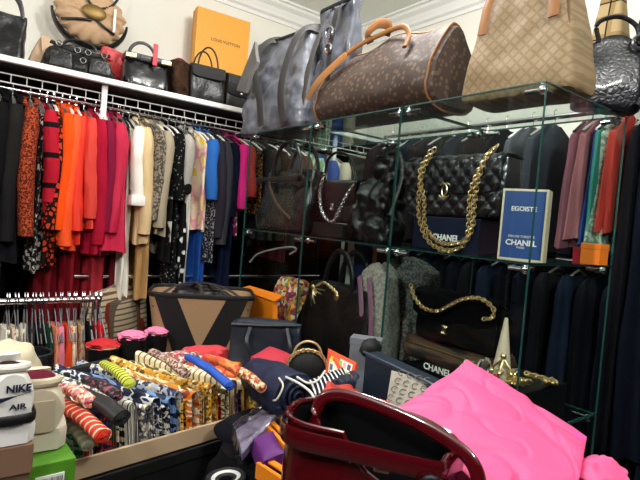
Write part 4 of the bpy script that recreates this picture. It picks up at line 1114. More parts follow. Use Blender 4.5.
vpoly([(-.155, hh), (-.05, .1), (.0, hh * .52), (-.082, hh)], 'stripe')
vpoly([(.082, hh), (.0, hh * .52), (.05, .1), (.155, hh)], 'stripe')
vpoly([(-.05, .1), (.0, .1), (.0, hh * .52), (-.0, hh * .52)], 'stripe')
vpoly([(.0, hh * .52), (.0, hh * .52), (.0, .1), (.05, .1)], 'stripe')
rp = [Vector((x, y, hh)) for x, y in rrect(Wt, Dt, .05, 60)]
obj('rim_band', T([p + Vector((0, 0, .004)) for p in rp], .009, .005, closed=True), BV, t, label='black rim band')
for s in (-1, 1):
    obj('side_panel', T([(s * (Wt + .001), -.01, hh), (s * (Wb + .004), -.01, .02)], .003, .05, up=(s, 0, 0)), BV, t, label='black side panel')
lining = obj('lining', B(0, 0, hh * .90, Wt * 1.8, Dt * 1.7, .004), mat('060606', .9), t)
for q in (((-.14, -.09, 0), (-.08, -.02, .03), (0, .06, .028), (.03, .1, 0)), ((.14, -.09, 0), (.06, -.02, .03), (-.02, .05, .03), (-.05, .1, 0)), ((0, -.11, 0), (-.01, -.04, .03), (-.03, .04, .03), (-.04, .1, 0)), ((.1, -.1, 0), (.02, .0, .034), (-.1, .08, 0))):
    obj('strap', T(smooth_path([(x, y, hh + z) for x, y, z in q], 6), .003, .007), mat('1c1a19', .6), t, label='black strap')
b = bag_bm(.26, .15, .07, tw=.7, crump=.03, seed=95, csc=14); bmesh.ops.translate(b, vec=(0, 0, hh * .84), verts=b.verts[:])
obj('inner_pouch', b, mat('0c0b0b', .5), t, label='gathered black drawstring inner')

# ---- scarf box
A0 = D(72, 460, .99); A0.z = .965; B0 = D(262, 408, 1.335); B0.z = .965
ux = (B0 - A0); LN = ux.length; ang = math.atan2(ux.y, ux.x); WD = .31
t = thing('cardboard_box', 'shallow cream cardboard box packed with folded silk scarves', 'box', (A0.x, A0.y, .93), ang)
CB = mat('c6a987', .7)
for (x, y, sx, sy) in ((LN / 2, -.004, LN + .012, .008), (LN / 2, WD + .004, LN + .012, .008), (-.004, WD / 2, .008, WD), (LN + .004, WD / 2, .008, WD)):
    obj('side', B(x, y, .02, sx, sy, .04, .0015), CB, t, False)
obj('bottom', B(LN / 2, WD / 2, .002, LN, WD, .004), CB, t, False)
t2 = thing('storage_box', 'black storage box under the cream scarf box', 'box', (A0.x, A0.y, ZTB), ang)
obj('box', B(LN / 2 + .01, WD / 2 + .0, .063, LN + .06, WD + .02, .124, .003), mat('0b0b0c', .6), t2, False)
obj('lid', B(LN / 2 + .01, WD / 2 + .0, .112, LN + .066, WD + .026, .028, .003), mat('0b0b0c', .6), t2, False)
Rb = Matrix.Translation((A0.x, A0.y, .936)) @ Matrix.Rotation(ang, 4, 'Z')
def scarf_bm(w, ln, h, lean, seed, layers=3, curl=0., skew=.42):
    """a scarf folded several times: nested upside-down U layers run back from the front rim"""
    bm = bmesh.new(); r = random.Random(seed)
    for k in range(layers):
        hw = w / 2 * (1 - k * .30); th = w * .075; top = h - k * w * .17
        prof = []
        prof += [(-hw, 0)] + [(-hw * math.cos(a), top - hw + hw * math.sin(a)) for a in [PI * i / 10 for i in range(11)]] + [(hw, 0)]
        inn = [(x * (1 - 2 * th / max(hw, .001) * .5) if abs(x) > 1e-6 else 0, (z - th) if z > 0 else 0) for x, z in prof][::-1]
        P = prof + inn; rings = []
        n = 12
        for i in range(n + 1):
            q = i / n; y = q * ln + (k * .003 if i == 0 else 0)
            wob = .006 * noise.noise(Vector((seed, q * 3, 0))); zz = .010 * noise.noise(Vector((seed, q * 2.5, 5))) - curl * q * q
            rings.append([Vector((x * (1 + .12 * noise.noise(Vector((seed + x * 60, q * 4, z * 20)))) + wob + lean * z - skew * y, y + .004 * noise.noise(Vector((x * 90, z * 50, seed))), max(0, z + zz * (z / h)))) for x, z in P])
        loft(bm, rings)
    return bm
S = lambda cols, s=28, st=(1, .3, 1): mat(cols[0], .55, pat='bands', cols=tuple(cols), sc_=s * 1.9, stretch=st)
ST = lambda a, b_, s=60, t_=.4: mat(a, .55, pat='stripey', c2=b_, sc_=s, thr=t_)
MU = lambda cols, s=70: mat(cols[0], .55, pat='multi', cols=tuple(cols), sc_=s * 1.7)
front = [ # colour words, material, relative height
 ('grey, white and emerald green silk scarf at the left front corner of the cream box', S(['a9aeb0', '1d7a5a', 'd8d8d0', 'a9aeb0'], 26), .86),
 ('bright red scarf with thin white stripes beside the emerald one', ST('cf2d1c', 'e9e0cf', 55, .22), 1.05),
 ('brown and yellow animal print scarf with a red border', MU(['4a2c17', 'd5a72e', 'a72220', '1b120d']), .95),
 ('indigo scarf with thin coral edges near the left of the front row', S(['23264f', 'c9503e', '23264f', '3f4c8a'], 22), .98),
 ('crimson scarf with a green motif in the front row', S(['b31d2a', '2f6a45', 'b31d2a', 'd9a066'], 22), .92),
 ('pale yellow and cream scarf with black piping', S(['e6dcb0', '141414', 'efe9d2', 'd6c67e'], 20), 1.05),
 ('white scarf with fine black lines left of the navy group', ST('e9e6da', '1a1a1c', 70, .2), 1.0),
 ('midnight navy scarf with a thin red thread, first of the navy group', S(['10183a', '10183a', '8d2230', '10183a'], 18), .96),
 ('cream and grey medallion scarf inside the navy group', MU(['d7cfb8', '7f7c74', 'efe9da', '3b3f52'], 90), 1.03),
 ('dark blue scarf with white chain print', S(['14224a', 'dcdcd8', '14224a', '0d1530'], 36), .98),
 ('ink black and white swirl scarf right of the chain print one', S(['0d0f16', 'd9d6cc', '0d0f16', '3a3f56'], 30), .96),
 ('navy scarf with a sky blue border', S(['131d3f', '6f93c4', '131d3f', '1b2a5c'], 18), 1.0),
 ('slate blue patterned scarf at the right edge of the navy group', MU(['2b3a66', 'a9b3c6', '1a2446', 'd9cfae'], 80), 1.05),
 ('marigold scarf with black scrollwork', S(['e2a11f', '15110c', 'e2a11f', 'f0cf7a'], 28), 1.0),
 ('amber orange and white scarf beside the marigold one', S(['e2791c', 'f1e8d6', 'e2791c', '8c3512'], 22), .96),
 ('cream scarf with gold equestrian squiggles', S(['ead9ac', 'c08a2c', 'ead9ac', '6d4420'], 32), 1.02),
 ('rust and olive scarf in the middle of the box', S(['8f3f1b', '6c6a2c', 'b96b36', '8f3f1b'], 24), .95),
 ('golden yellow and brown checked scarf', MU(['d9a021', '7a4a19', 'efe0ad', 'd9a021'], 90), 1.0),
 ('scarlet scarf with a white scroll edge', S(['d01e20', 'd01e20', 'efe7da', '9c1418'], 20), .9),
 ('olive and cream baroque scarf right of the scarlet one', S(['7d7a45', 'e4d8b4', '4c4522', 'c9b26a'], 34), 1.0),
 ('vanilla scarf with brown lines beside the olive one', ST('e9dcb4', '7a4d22', 60, .25), 1.03),
 ('violet and navy scarf towards the right end', S(['3a2458', '15183a', '8f5a94', '3a2458'], 24), .96),
 ('ivory and gold striped scarf towards the right end', ST('efe6cf', 'c69a3c', 45, .35), 1.0),
 ('brick red and mustard scarf second from the right end', S(['a63a1c', 'd6a02c', 'a63a1c', 'efd9a8'], 22), .94),
 ('white and tan scarf at the right front end of the cream box', S(['e8dfcc', 'b07a42', 'e8dfcc', '6b4a2a'], 22), .8),
]
n = len(front); 
for i, (lab, m, hk) in enumerate(front):
    w = (LN - .004) / n; x = .003 + w * (i + .5)
    o = obj('folded_scarf', scarf_bm(w * 1.12, .28, .100 * hk + .010 + .012 * math.sin(i * 2.3), -.10, i + 1, curl=-.02), m)
    o.matrix_world = Rb @ Matrix.Translation((x + .006, .004 + random.uniform(-.0, .012), .0)) @ Matrix.Rotation(random.uniform(-.04, .04), 4, 'Z')
    tag(o, lab, 'scarf', 'folded scarves in the front row of the cream box')
back = [
 ('orange red scarf with cream cross stripes lying over the left end of the box', ST('d63420', 'ead6b4', 70, .25), (56, 401, 1.065), (104, 436, 1.045), .019),
 ('pale green and white striped scarf lying along the left wall of the box', ST('b9c4a2', 'e6e2d0', 60, .4), (58, 412, 1.03), (88, 446, 1.01), .014),
 ('pink, peach and red floral scarf roll at the back left of the box', MU(['e38d78', 'f0c9a8', 'c23a4a', 'e9ddc6', 'd76a8e'], 110), (64, 388, 1.085), (90, 402, 1.085), .017),
 ('charcoal black scarf roll right of the floral scarf roll', S(['1b1c1e', '1b1c1e', '1b1c1e', '2c2d30'], 14), (80, 394, 1.08), (122, 418, 1.07), .021),
 ('black scarf roll with rose print behind the charcoal one', MU(['14161a', '14161a', '2b3a44', '9c4a5a', '14161a'], 110), (86, 380, 1.085), (118, 396, 1.085), .015),
 ('lime yellow scarf roll with black and white rings', ST('cfd84a', '16180f', 75, .3), (104, 364, 1.09), (130, 384, 1.09), .015),
 ('brown and mauve paisley scarf roll rising highest in the back row', MU(['7d5a4c', 'c9a28a', '5a3a4a', 'd9c4ae'], 120), (152, 352, 1.115), (186, 374, 1.105), .014),
 ('royal blue scarf roll on top of the back row', S(['1f4fb0', '1f4fb0', '1f4fb0', '2c5cc0'], 12), (188, 357, 1.125), (230, 386, 1.11), .013),
 ('orange scarf roll with a coral pattern at the right of the back row', S(['d9602a', 'c8443a', 'e88a42', 'd9602a'], 40), (206, 358, 1.12), (240, 372, 1.115), .015),
 ('rust scarf roll with pale speckles at the right end of the back row', MU(['b04a24', 'd99a5a', '8a2f1c', 'efd9b4'], 110), (232, 368, 1.115), (262, 388, 1.10), .015),
]
for i, (lab, m, a_, b_, r_) in enumerate(back):
    p0, p1 = onZ(*a_), onZ(*b_); mid = p0.lerp(p1, .5) + Vector((0, 0, .006)); ax = (p1 - p0).normalized(); sd = ax.cross(Vector((0, 0, 1))).normalized(); up_ = sd.cross(ax)
    bm = bmesh.new(); rings = []; path = smooth_path([p0, mid, p1], 8)
    for k, p in enumerate(path):
        q = k / (len(path) - 1)
        rings.append([p + (sd * math.cos(a) * 1.05 + up_ * math.sin(a) * .85) * r_ * .82 * (.92 + .1 * q + .14 * noise.noise(Vector((math.cos(a) * 1.3 + i, math.sin(a) * 1.3, q * 4)))) for a in [2 * PI * j / 20 for j in range(20)]])
    loft(bm, rings)
    for k in (1, 2, 3):            # folded layers seen at the near end
        rr_ = r_ * .82 * (1.0 - k * .24)
        sweep(bm, [p1 + ax * (.001 + .001 * k) + (sd * math.cos(a) * 1.05 + up_ * math.sin(a) * .85) * rr_ for a in [2 * PI * j / 14 for j in range(13)]], .0016, .0022, n=5, up=tuple(ax))
    tag(obj('rolled_scarf', bm, m), lab, 'scarf', 'rolled scarves in the cream box')
# scarves heaped behind the box on the right
hp = [('coral pink cloth spread behind the scarf box in front of the two tone tote', (205, 357, 1.5), (.16, .1, .05), mat('d2464e', .8)),
      ('crumpled floral silk with red, white and green flowers behind the scarf box', (178, 362, 1.42), (.13, .09, .05), MU(['c23a3e', 'efe6d8', '3f6b4a', 'e08a9a', '2b2b3a'], 70)),
      ('crumpled orange silk scarf behind the royal blue scarf roll', (228, 374, 1.42), (.12, .08, .05), S(['ee7a20', 'f29a4a', 'd8502a', 'ee7a20'], 16)),
      ('mustard yellow silk scarf tucked at the right end of the cream box', (265, 402, 1.28), (.06, .09, .07), S(['c99a2c', 'e9cf7a', '7a5a1c', 'c99a2c'], 24))]
for k, (lab, (px, py, d), (sx, sy, sz), m) in enumerate(hp):
    p = D(px, py, d)
    o = obj('crumpled_scarf', bag_bm(sx, sy, p.z - ZTB + sz * .3, tw=.85, td=.7, crump=.02, seed=110 + k, csc=20, nz=24), m); o.location = (p.x, p.y, ZTB); o.rotation_euler = (0, 0, .4 * k)
    tag(o, lab, 'scarf')

# ---- navy leather bag
c = D(264, 362, 1.50)
t = thing('handbag', 'dark navy leather handbag leaning behind the red pouch', 'bag', (c.x, c.y, ZTB), -.62)
zt = D(264, 324, 1.5).z - ZTB
obj('body', bag_bm(.205, .10, zt, tw=.98, td=.5, seed=121, crump=.006, r=.2, foot=.05), mat('1a2531', .42, bump=.15), t)
obj('top_edge', T([(-.1, -.028, zt), (0, -.03, zt + .003), (.1, -.028, zt + .01)], .005), mat('131b25', .4), t)
obj('handle', T(smooth_path([(-.045, -.035, zt - .005), (-.05, -.06, zt - .04), (-.03, -.066, zt - .075), (.0, -.07, zt - .1)], 6), .005, .007, up=(0, 1, 0)), mat('131b25', .4), t)
obj('handle', T(smooth_path([(.06, -.035, zt), (.075, -.065, zt - .05), (.08, -.06, zt - .1), (.06, -.07, zt - .15)], 6), .004, .006, up=(0, 1, 0)), mat('131b25', .4), t)
# red pouch
RP = [D(250, 362, 1.32), D(268, 352, 1.42), D(297, 364, 1.38), D(280, 379, 1.26)]
bm = bmesh.new(); slab(bm, RP, .03, nu=16, nv=16, puff=.016, crump=.004, seed=3)
tag(obj('soft_pouch', bm, mat('b8283a', .7)), 'soft raspberry red pouch lying above the rolled navy jacket', 'pouch')
# rolled navy jacket
p0, p1 = D(256, 375, 1.30), D(296, 397, 1.14)
ax = (p1 - p0).normalized(); sd = ax.cross(Vector((0, 0, 1))).normalized(); up_ = sd.cross(ax)
bm = bmesh.new(); rings = []
for i in range(25):
    q = i / 24; p = p0.lerp(p1, q); rr_ = .046 + .014 * math.sin(q * 2.4)
    rings.append([p + (sd * math.cos(a) + up_ * math.sin(a) * .9) * rr_ * (1 + .10 * noise.noise(Vector((math.cos(a) * 1.5, math.sin(a) * 1.5, q * 5)))) for a in [2 * PI * j / 36 for j in range(36)]])
loft(bm, rings)
t = thing('rolled_jacket', 'rolled navy padded jacket with a pale drawcord right of the scarf box', 'jacket', (0, 0, 0))
NV = mat('101b38', .6, bump=.3, bsc=30)
obj('roll', bm, NV, t)
sp = []
for i in range(60):
    a = i / 60 * 2 * PI * 3; r_ = .008 + .042 * i / 60; sp.append(p1 + ax * .004 + (sd * math.cos(a) + up_ * math.sin(a)) * r_)
obj('spiral_edge', T(sp, .006, .004, up=tuple(ax)), NV, t)
cp = [(262, 390, 1.19), (268, 397, 1.15), (276, 400, 1.10), (283, 386, 1.10), (279, 378, 1.13)]
obj('drawcord', T(smooth_path([D(*k) for k in cp], 6), .0022), mat('d9d4c6', .6), t, label='cream drawcord')
# support heap below the jacket
t = thing('cloth_pile', 'dark heap of folded cloth under the rolled navy jacket', 'cloth', (.645, .90, ZTB), .3)
obj('fold', bag_bm(.30, .30, .17, tw=.85, td=.85, seed=131, crump=.015, r=.5), mat('0d0c10', .85), t)
obj('fold', (lambda b: (bmesh.ops.translate(b, vec=(.02, .06, .165), verts=b.verts[:]), b)[1])(bag_bm(.2, .2, .04, tw=.9, td=.9, seed=132, crump=.01)), mat('12121a', .85), t)
# round trimmed bag
c = D(306, 366, 1.28)
t = thing('round_bag', 'small round black bag with a gold beaded rim left of the colour chart', 'bag', c, -.5)
b = bmesh.new(); ell(b, (0, 0, 0), .05, .028, .045, 24); obj('body', b, BLKM, t)
obj('rim', chain_bm([(math.cos(a) * .05, -.018, math.sin(a) * .045) for a in [2 * PI * k / 40 for k in range(41)]], .010, .0018), mat('c9a878', .35, .7), t, label='gold beaded rim')
obj('handle', T(arc(-.035, .035, -.01, .03, .035), .003), mat('c9a878', .4, .5), t)
tag(obj('storage_box', B(c.x + .01, c.y + .02, (ZTB + c.z - .046) / 2, .16, .12, c.z - .046 - ZTB, .004), mat('0b0b0c', .6)), 'black box under the small round black bag', 'box')
# striped cloth
bm = bmesh.new(); slab(bm, [D(308, 386, 1.16), D(344, 374, 1.2), D(352, 390, 1.1), D(316, 402, 1.06)], .03, nu=14, nv=10, puff=.01, crump=.006)
tag(obj('striped_scarf', bm, mat('141a30', .8, pat='stripe', c2='dcdad2', sc_=110, thr=.35, rot=(0, 0, .5))), 'navy scarf with fine white stripes beside the rolled jacket', 'scarf')
for k, pp in enumerate((((286, 377, 1.12), (300, 384, 1.08), (312, 394, 1.06), (317, 408, 1.04)), ((296, 376, 1.13), (312, 382, 1.09), (322, 372, 1.14)))):
    pass
tag(obj('cord', T(smooth_path([D(*k) for k in ((286, 377, 1.10), (300, 384, 1.06), (312, 394, 1.03), (317, 408, 1.0))], 6), .0026), mat('dedbd2', .5)), 'long white cord trailing right of the rolled navy jacket', 'cord')
tag(obj('cord', T(smooth_path([D(*k) for k in ((297, 377, 1.12), (308, 383, 1.09), (318, 380, 1.12), (325, 371, 1.16))], 6), .0024), mat('dedbd2', .5)), 'short white cord curling above the striped navy scarf', 'cord')
# colour chart
q4 = [D(329, 349, 1.30), D(357, 363, 1.22), D(350, 392, 1.16), D(326, 380, 1.24)]
t = thing('colour_chart', 'orange red edged card with rows of coloured swatches leaning behind the striped scarf', 'card')
bm = bmesh.new(); slab(bm, q4, .008); obj('card', bm, mat('d8481e', .6), t, False)
a, b_, c_, d_ = q4; nrm = ((b_ - a).cross(d_ - a)).normalized(); nrm = nrm if nrm.y < 0 else -nrm
SW = ['e8d23a', 'f0ece0', '5a3a7a', 'e07a2a', '2b6a8a', 'c23a4a', '8ab04a', 'efe6d0', '1b1b22', 'd9a0b0']
bm = bmesh.new(); pp = [a.lerp(b_, u) * (1 - v) + d_.lerp(c_, u) * v + nrm * .0045 for u, v in ((.1, .14), (.92, .14), (.92, .98), (.1, .98))]; slab(bm, pp, .001); obj('paper', bm, mat('e9dfc8', .6), t, False, 'cream printed paper')
for i in range(5):
    for j in range(3):
        bm = bmesh.new(); u0, v0 = .15 + i * .155, .2 + j * .25
        pp = [a.lerp(b_, u) * (1 - v) + d_.lerp(c_, u) * v + nrm * .0058 for u, v in ((u0, v0), (u0 + .11, v0), (u0 + .11, v0 + .19), (u0, v0 + .19))]
        slab(bm, pp, .001); obj('swatch', bm, mat(SW[(i * 3 + j * 4) % 10], .6), t, False)
# knotted navy cloth and red cloth
p = D(345, 386, 1.08)
bm = bmesh.new(); ell(bm, (0, 0, 0), .025, .02, .022, 24, crump=.5, seed=3); o = obj('knotted_scarf', bm, mat('111c30', .7)); o.location = p; tag(o, 'small knotted navy scarf right of the striped navy scarf', 'scarf')
for k, pp in enumerate((((345, 386, 1.07), (356, 377, 1.1), (352, 372, 1.12)),)):
    oo = obj('tail', T(smooth_path([D(*z) - p for z in pp], 6), .004, .008), mat('111c30', .7), o)
bm = bmesh.new(); ell(bm, (0, 0, 0), .045, .035, .03, 28, crump=.5, seed=7); o = obj('crumpled_scarf', bm, mat('c8402e', .75, pat='soft', c2='8c1f1c', sc_=20)); o.location = D(338, 400, 1.02); tag(o, 'crumpled orange red scarf behind the burgundy patent bag', 'scarf')
# cap on a white box
c = D(366, 350, 1.44)
t = thing('white_box', 'small white box leaning on the glass case behind the navy portfolio', 'box', (c.x, c.y, ZTB), -.9)
obj('box', B(0, 0, (c.z - ZTB) / 2 + .015, .085, .05, c.z - ZTB + .03, .002), mat('777b82', .5), t, False); obj('lid', B(0, 0, c.z - ZTB + .026, .088, .053, .02, .001), mat('777b82', .5), t, False)
bm = bmesh.new(); ell(bm, (0, 0, 0), .034, .022, .026, 20, crump=.2); o = obj('black_pouch', bm, BLKM); o.location = D(371, 348, 1.36); tag(o, 'small round black pouch in front of the small white box', 'pouch')
# navy portfolio tote
p0, p1 = D(364, 352, 1.12), D(436, 386, .96)
zb = .86; dirx = Vector((p1.x - p0.x, p1.y - p0.y, 0)); L_ = dirx.length
t = thing('portfolio_bag', 'large smooth slate blue portfolio tote standing in front of the glass case', 'bag')
PF = mat('1c2733', .38, bump=.08)
nb_ = Vector((-dirx.y, dirx.x, 0)).normalized() * -1
nb_ = nb_ if nb_.x > 0 or nb_.y > 0 else -nb_
bm = bmesh.new()
f = [p0, p1, Vector((p1.x, p1.y, ZTB)), Vector((p0.x, p0.y, ZTB))]
k = Vector((dirx.y, -dirx.x, 0)).normalized()     # towards the case
if k.dot(Vector((1, 0, 0))) < 0: k = -k
vs = [bm.verts.new(v) for v in f] + [bm.verts.new(v + k * .045) for v in f]
for a_ in ((0, 1, 2, 3), (4, 7, 6, 5), (0, 4, 5, 1), (1, 5, 6, 2), (2, 6, 7, 3), (3, 7, 4, 0)): bm.faces.new([vs[i] for i in a_])
bmesh.ops.bevel(bm, geom=bm.edges[:], offset=.006, segments=3, affect='EDGES')
obj('body', bm, PF, t)
obj('edge_piping', T([p0 - k * .001, p1 - k * .001], .003), mat('2c3a4a', .35), t)
# signature pouch
q4 = [D(393, 373, 1.04), D(434, 385, .99), D(424, 422, .94), D(386, 416, .98)]
t = thing('printed_pouch', 'grey fabric pouch with rows of dark letter C marks beside the pink bag', 'pouch')
bm = bmesh.new(); slab(bm, q4, .022, nu=8, nv=8, puff=.006); obj('body', bm, mat('9a9488', .8), t)
a, b_, c_, d_ = q4; X_ = (b_ - a).normalized(); Z_ = (a - d_); Z_ = (Z_ - X_ * Z_.dot(X_)).normalized(); N_ = X_.cross(Z_)
if N_.y > 0 or (N_.x > 0 and N_.y > -.1): N_ = N_
Mx = Matrix((X_, Z_, X_.cross(Z_))).transposed()
cen = (a + b_ + c_ + d_) / 4; off = X_.cross(Z_); off = off * (-1 if off.dot(Vector((0, 0, H)) - cen * Vector((1, 1, 1)).x) < 0 and off.dot(Vector((0, 0, H)) - cen) < 0 else 1)
tx = text_obj('letter_pattern', 'C C C C\nC C C C\nC C C C\nC C C C\nC C C C', .0185, mat('57504a', .7), t, cen + off * .0195, rot=Mx.to_euler(), xs=1.)
bm = bmesh.new(); slab(bm, [D(380, 399, .93), D(389, 402, .92), D(386, 412, .91), D(379, 410, .92)], .008); tag(obj('bag_charm', bm, mat('c81e22', .5)), 'small red and gold charm hanging left of the grey lettered pouch', 'charm')
# pink bag
q4 = [D(396, 416, .88), D(466, 367, 1.03), D(586, 441, .90), D(560, 580, .60)]
t = thing('pink_bag', 'large crumpled hot pink cloth bag spread in front of the glass case', 'bag')
PK = mat('e2558a', .6)
bm = bmesh.new(); slab(bm, [q4[0], q4[1], q4[2], q4[3]], .03, nu=120, nv=120, puff=.012, crease=.006, seed=9, csc=7)
obj('body', bm, PK, t)
bm = bmesh.new(); ell(bm, D(600, 478, .82), .042, .038, .03, 28, crump=.35, seed=11)
tag(obj('pink_pouch', bm, PK), 'small rounded pink cloth lump at the lower right beside the large pink bag', 'cloth')
bm = bmesh.new(); slab(bm, [D(563, 425, .92), D(583, 440, .89), D(583, 470, .84), D(566, 460, .86)], .012, nu=8, nv=8, puff=.004, crump=.004)
obj('fold', bm, mat('e04aa8', .5), t, label='magenta folded edge')
tag(obj('storage_box', B(.80, .415, ZTB + .12, .3, .44, .24, .004), mat('0b0b0c', .6)), 'black box hidden below the large pink bag', 'box')

# ---- burgundy patent bag
c = D(376, 433, .76)
t = thing('patent_tote', 'glossy burgundy patent leather tote with wide handles and black lining in the foreground', 'bag', (c.x - .01, c.y, ZTB), -.82)
BG = mat('4a070f', .10, coat=1., bump=.12, bsc=22)
hr = c.z - ZTB + .02
wa, da = .125, .066
def rim(a):
    x = math.copysign(abs(math.cos(a)) ** .7, math.cos(a)) if math.sin(a) < 0 else 9
    d = max(0, 1 - ((x - .30) / .55) ** 2) if x < 2 else 0
    return hr - .062 * d ** .7 - .02 * (math.cos(a) > 0) * math.cos(a)
rings = []
for i in range(22):
    q = i / 21
    rr_ = []
    for j in range(72):
        a = 2 * PI * j / 72; ca, sa = math.cos(a), math.sin(a)
        x = math.copysign(abs(ca) ** .7, ca) * wa * (1.12 - .12 * q); y = math.copysign(abs(sa) ** .7, sa) * da * (1.25 - .25 * q)
        k = 1 + .035 * noise.noise(Vector((x * 14, y * 14, q * 5)))
        rr_.append(Vector((x * k, y * k, rim(a) * q)))
    rings.append(rr_)
outer = [list(r) for r in rings]
rings.append([p * 1 - Vector((p.x * .05, p.y * .07, -.001)) for p in rings[-1]])
obj('body', loft(bmesh.new(), rings, cap1=False), BG, t)
inr = [[p - Vector((p.x * .06, p.y * .08, .002)) for p in outer[-1]]] + [[Vector((p.x * .93, p.y * .9, p.z - .004)) for p in outer[k]] for k in (18, 12, 6, 2)]
obj('lining', loft(bmesh.new(), inr, cap0=False), mat('050506', .8), t, label='black lining')
obj('rim_piping', T([p + Vector((0, 0, .002)) for p in outer[-1]], .004, closed=True), BG, t)
# stud row along the dipped front
bm = bmesh.new()
for j in range(44, 71):
    p = outer[-1][j]; ell(bm, (p.x * 1.01, p.y * 1.04, p.z - .012), .0016, .0016, .0016, 6)
obj('stitch_row', bm, mat('b9a7a9', .3, .6), t, label='pale stitching')
# wide handles
h1 = smooth_path([(-.131, .01, hr - .012), (-.126, -.045, hr - .012), (-.095, -.070, hr - .014), (-.03, -.076, hr - .016), (.05, -.077, hr - .022), (.10, -.066, hr - .028), (.13, -.02, hr - .032)], 8)
obj('handle', T(h1, .014, .0022, up=(0, 0, 1), n=12), BG, t, label='wide burgundy handle')
h2 = smooth_path([(-.09, .03, hr - .03), (-.085, .04, hr + .005), (-.05, .035, hr + .02), (.02, .01, hr + .016), (.09, -.02, hr + .004), (.14, -.045, hr - .02), (.155, -.06, hr - .07)], 8)
obj('handle', T(h2, .010, .004, up=(0, .3, 1), n=12), BG, t, label='wide burgundy handle')
bm = bmesh.new(); ring(bm, (.085, -.085, hr - .045), .015, .0032, sq=1.1); obj('ring', bm, mat('8d8f9a', .2, 1.), t, label='steel ring')
obj('key_clasp', B(.02, -.055, hr - .045, .022, .006, .006, .002), GOLD, t, label='gold clasp')

# ---- orange boxes, purple plastic
t = thing('orange_box', 'open orange box with an olive inside left of the burgundy tote', 'box')
for k, (qa, qb) in enumerate((((266, 423, 1.10), (300, 460, .95)), ((258, 462, .96), (295, 486, .86)))):
    a, b_ = D(*qa), D(*qb); d_ = Vector((0, 0, -.03)); s_ = Vector((.012, .012, 0))
    bm = bmesh.new(); slab(bm, [a, b_, b_ + d_, a + d_], .008); obj('side', bm, ORG, t, False)
    bm = bmesh.new(); slab(bm, [a + s_, b_ + s_, b_ + s_ * 2, a + s_ * 2], .004); obj('edge', bm, ORG, t, False)
a, b_, c_, d_ = D(276, 420, 1.12), D(304, 410, 1.16), D(318, 440, 1.0), D(300, 452, .97)
bm = bmesh.new(); slab(bm, [a, b_, c_, d_], .012); obj('lining', bm, mat('5a4e36', .8, pat='stripe', c2='2b2418', sc_=30), t, False, 'olive brown tissue lining')
bm = bmesh.new(); slab(bm, [D(232, 432, 1.08), D(262, 408, 1.2), D(280, 420, 1.1), D(240, 462, .98)], .03, nu=24, nv=24, puff=.014, crump=.014, csc=22)
t = thing('plastic_wrapped_scarf', 'purple scarf in crinkled clear plastic in front of the right end of the scarf box', 'scarf')
obj('wrap', bm, WRAP, t, label='clear plastic wrap')
bm = bmesh.new(); slab(bm, [D(236, 434, 1.10), D(262, 413, 1.21), D(276, 421, 1.12), D(242, 458, 1.0)], .014, nu=14, nv=14, puff=.008, crump=.008, csc=18)
obj('scarf', bm, mat('4a3a5c', .5, pat='soft', c2='a79fb0', sc_=22, bump=.5, bsc=25), t)
bm = bmesh.new(); slab(bm, [D(252, 448, 1.02), D(272, 440, 1.06), D(284, 462, .97), D(262, 470, .95)], .03, nu=16, nv=16, puff=.012, crump=.012)
tag(obj('crumpled_scarf', bm, mat('5a1a6a', .6)), 'deep purple scarf crumpled beside the orange box', 'scarf')
# white striped shoe-like coil at bottom
t = thing('belt', 'black belt coil with white edge stripes at the bottom edge of the photo', 'belt', D(226, 478, .98), .2)
for k, r_ in enumerate((.036, .028, .02)):
    b = bmesh.new(); ring(b, (0, 0, -.002 * k), r_, .006, axis='z', n=28, sq=.8); obj('coil', b, [BLKM, mat('cfcfca', .5), BLKM][k], t)
    
# ---- shoes and boxes on the left
def shoe(label, c, rz, base, mid, accent, w=.078, ln=.27, h=.10, tilt=0.):
    t = thing('sneaker', label, 'shoe', c, rot=(tilt, 0, rz))
    # heel at y=0 facing -y, toe at +y
    prof = [(0, .80, .95, .98), (.02, .96, 1, 1.0), (.06, 1, 1, .98), (.10, 1, .9, .9), (.14, 1, .78, .76), (.18, 1.08, .6, .6), (.22, 1.1, .48, .48), (.25, .95, .4, .38), (.27, .55, .3, .3)]
    rings = []
    for y, kw, kh, _ in prof:
        rr_ = []
        for j in range(32):
            a = 2 * PI * j / 32; ca, sa = math.cos(a), math.sin(a)
            rr_.append(Vector((math.copysign(abs(ca) ** .8, ca) * w / 2 * kw * (1 - .22 * max(0, sa)), y, .03 + (h - .03) * kh * (.5 + .5 * math.copysign(abs(sa) ** .8, sa)))))
        rings.append(rr_)
    obj('upper', loft(bmesh.new(), rings), base, t)
    so = [(0, .7), (.012, 1.0), (.06, 1.08), (.13, 1.02), (.2, 1.2), (.25, 1.02), (.28, .5)]
    obj('sole', loft(bmesh.new(), [[Vector((x * w / 2 * k * 1.02, y, z)) for x, z in ((-1, .006), (-.96, 0), (.96, 0), (1, .006), (1.03, .03), (.98, .036), (-.98, .036), (-1.03, .03))] for y, k in so]), mid, t)
    b = bmesh.new(); pts = [(math.cos(a) * w * .36, .055 + math.sin(a) * .048, h * .965 - .010 * math.sin(a)) for a in [2 * PI * j / 24 for j in range(24)]]
    sweep(b, pts, .008, closed=True); obj('collar', b, accent, t)
    b = bmesh.new(); ell(b, (0, .055, h * .93), w * .33, .042, .012, 20); obj('insole', b, mat('2a1418', .8), t, label='dark opening')
    obj('tongue', T([(0, .10, h * .9), (0, .09, h * 1.08)], .004, .024, up=(0, 1, 0)), base, t)
    for k in range(4): obj('lace', T([(-.02, .12 + k * .018, h * (.86 - .1 * k)), (0, .124 + k * .018, h * (.91 - .1 * k)), (.02, .12 + k * .018, h * (.86 - .1 * k))], .003), mat('e9e7df', .7), t)
    return t
CR = mat('cfc3ab', .6)
c = D(38, 452, .88)
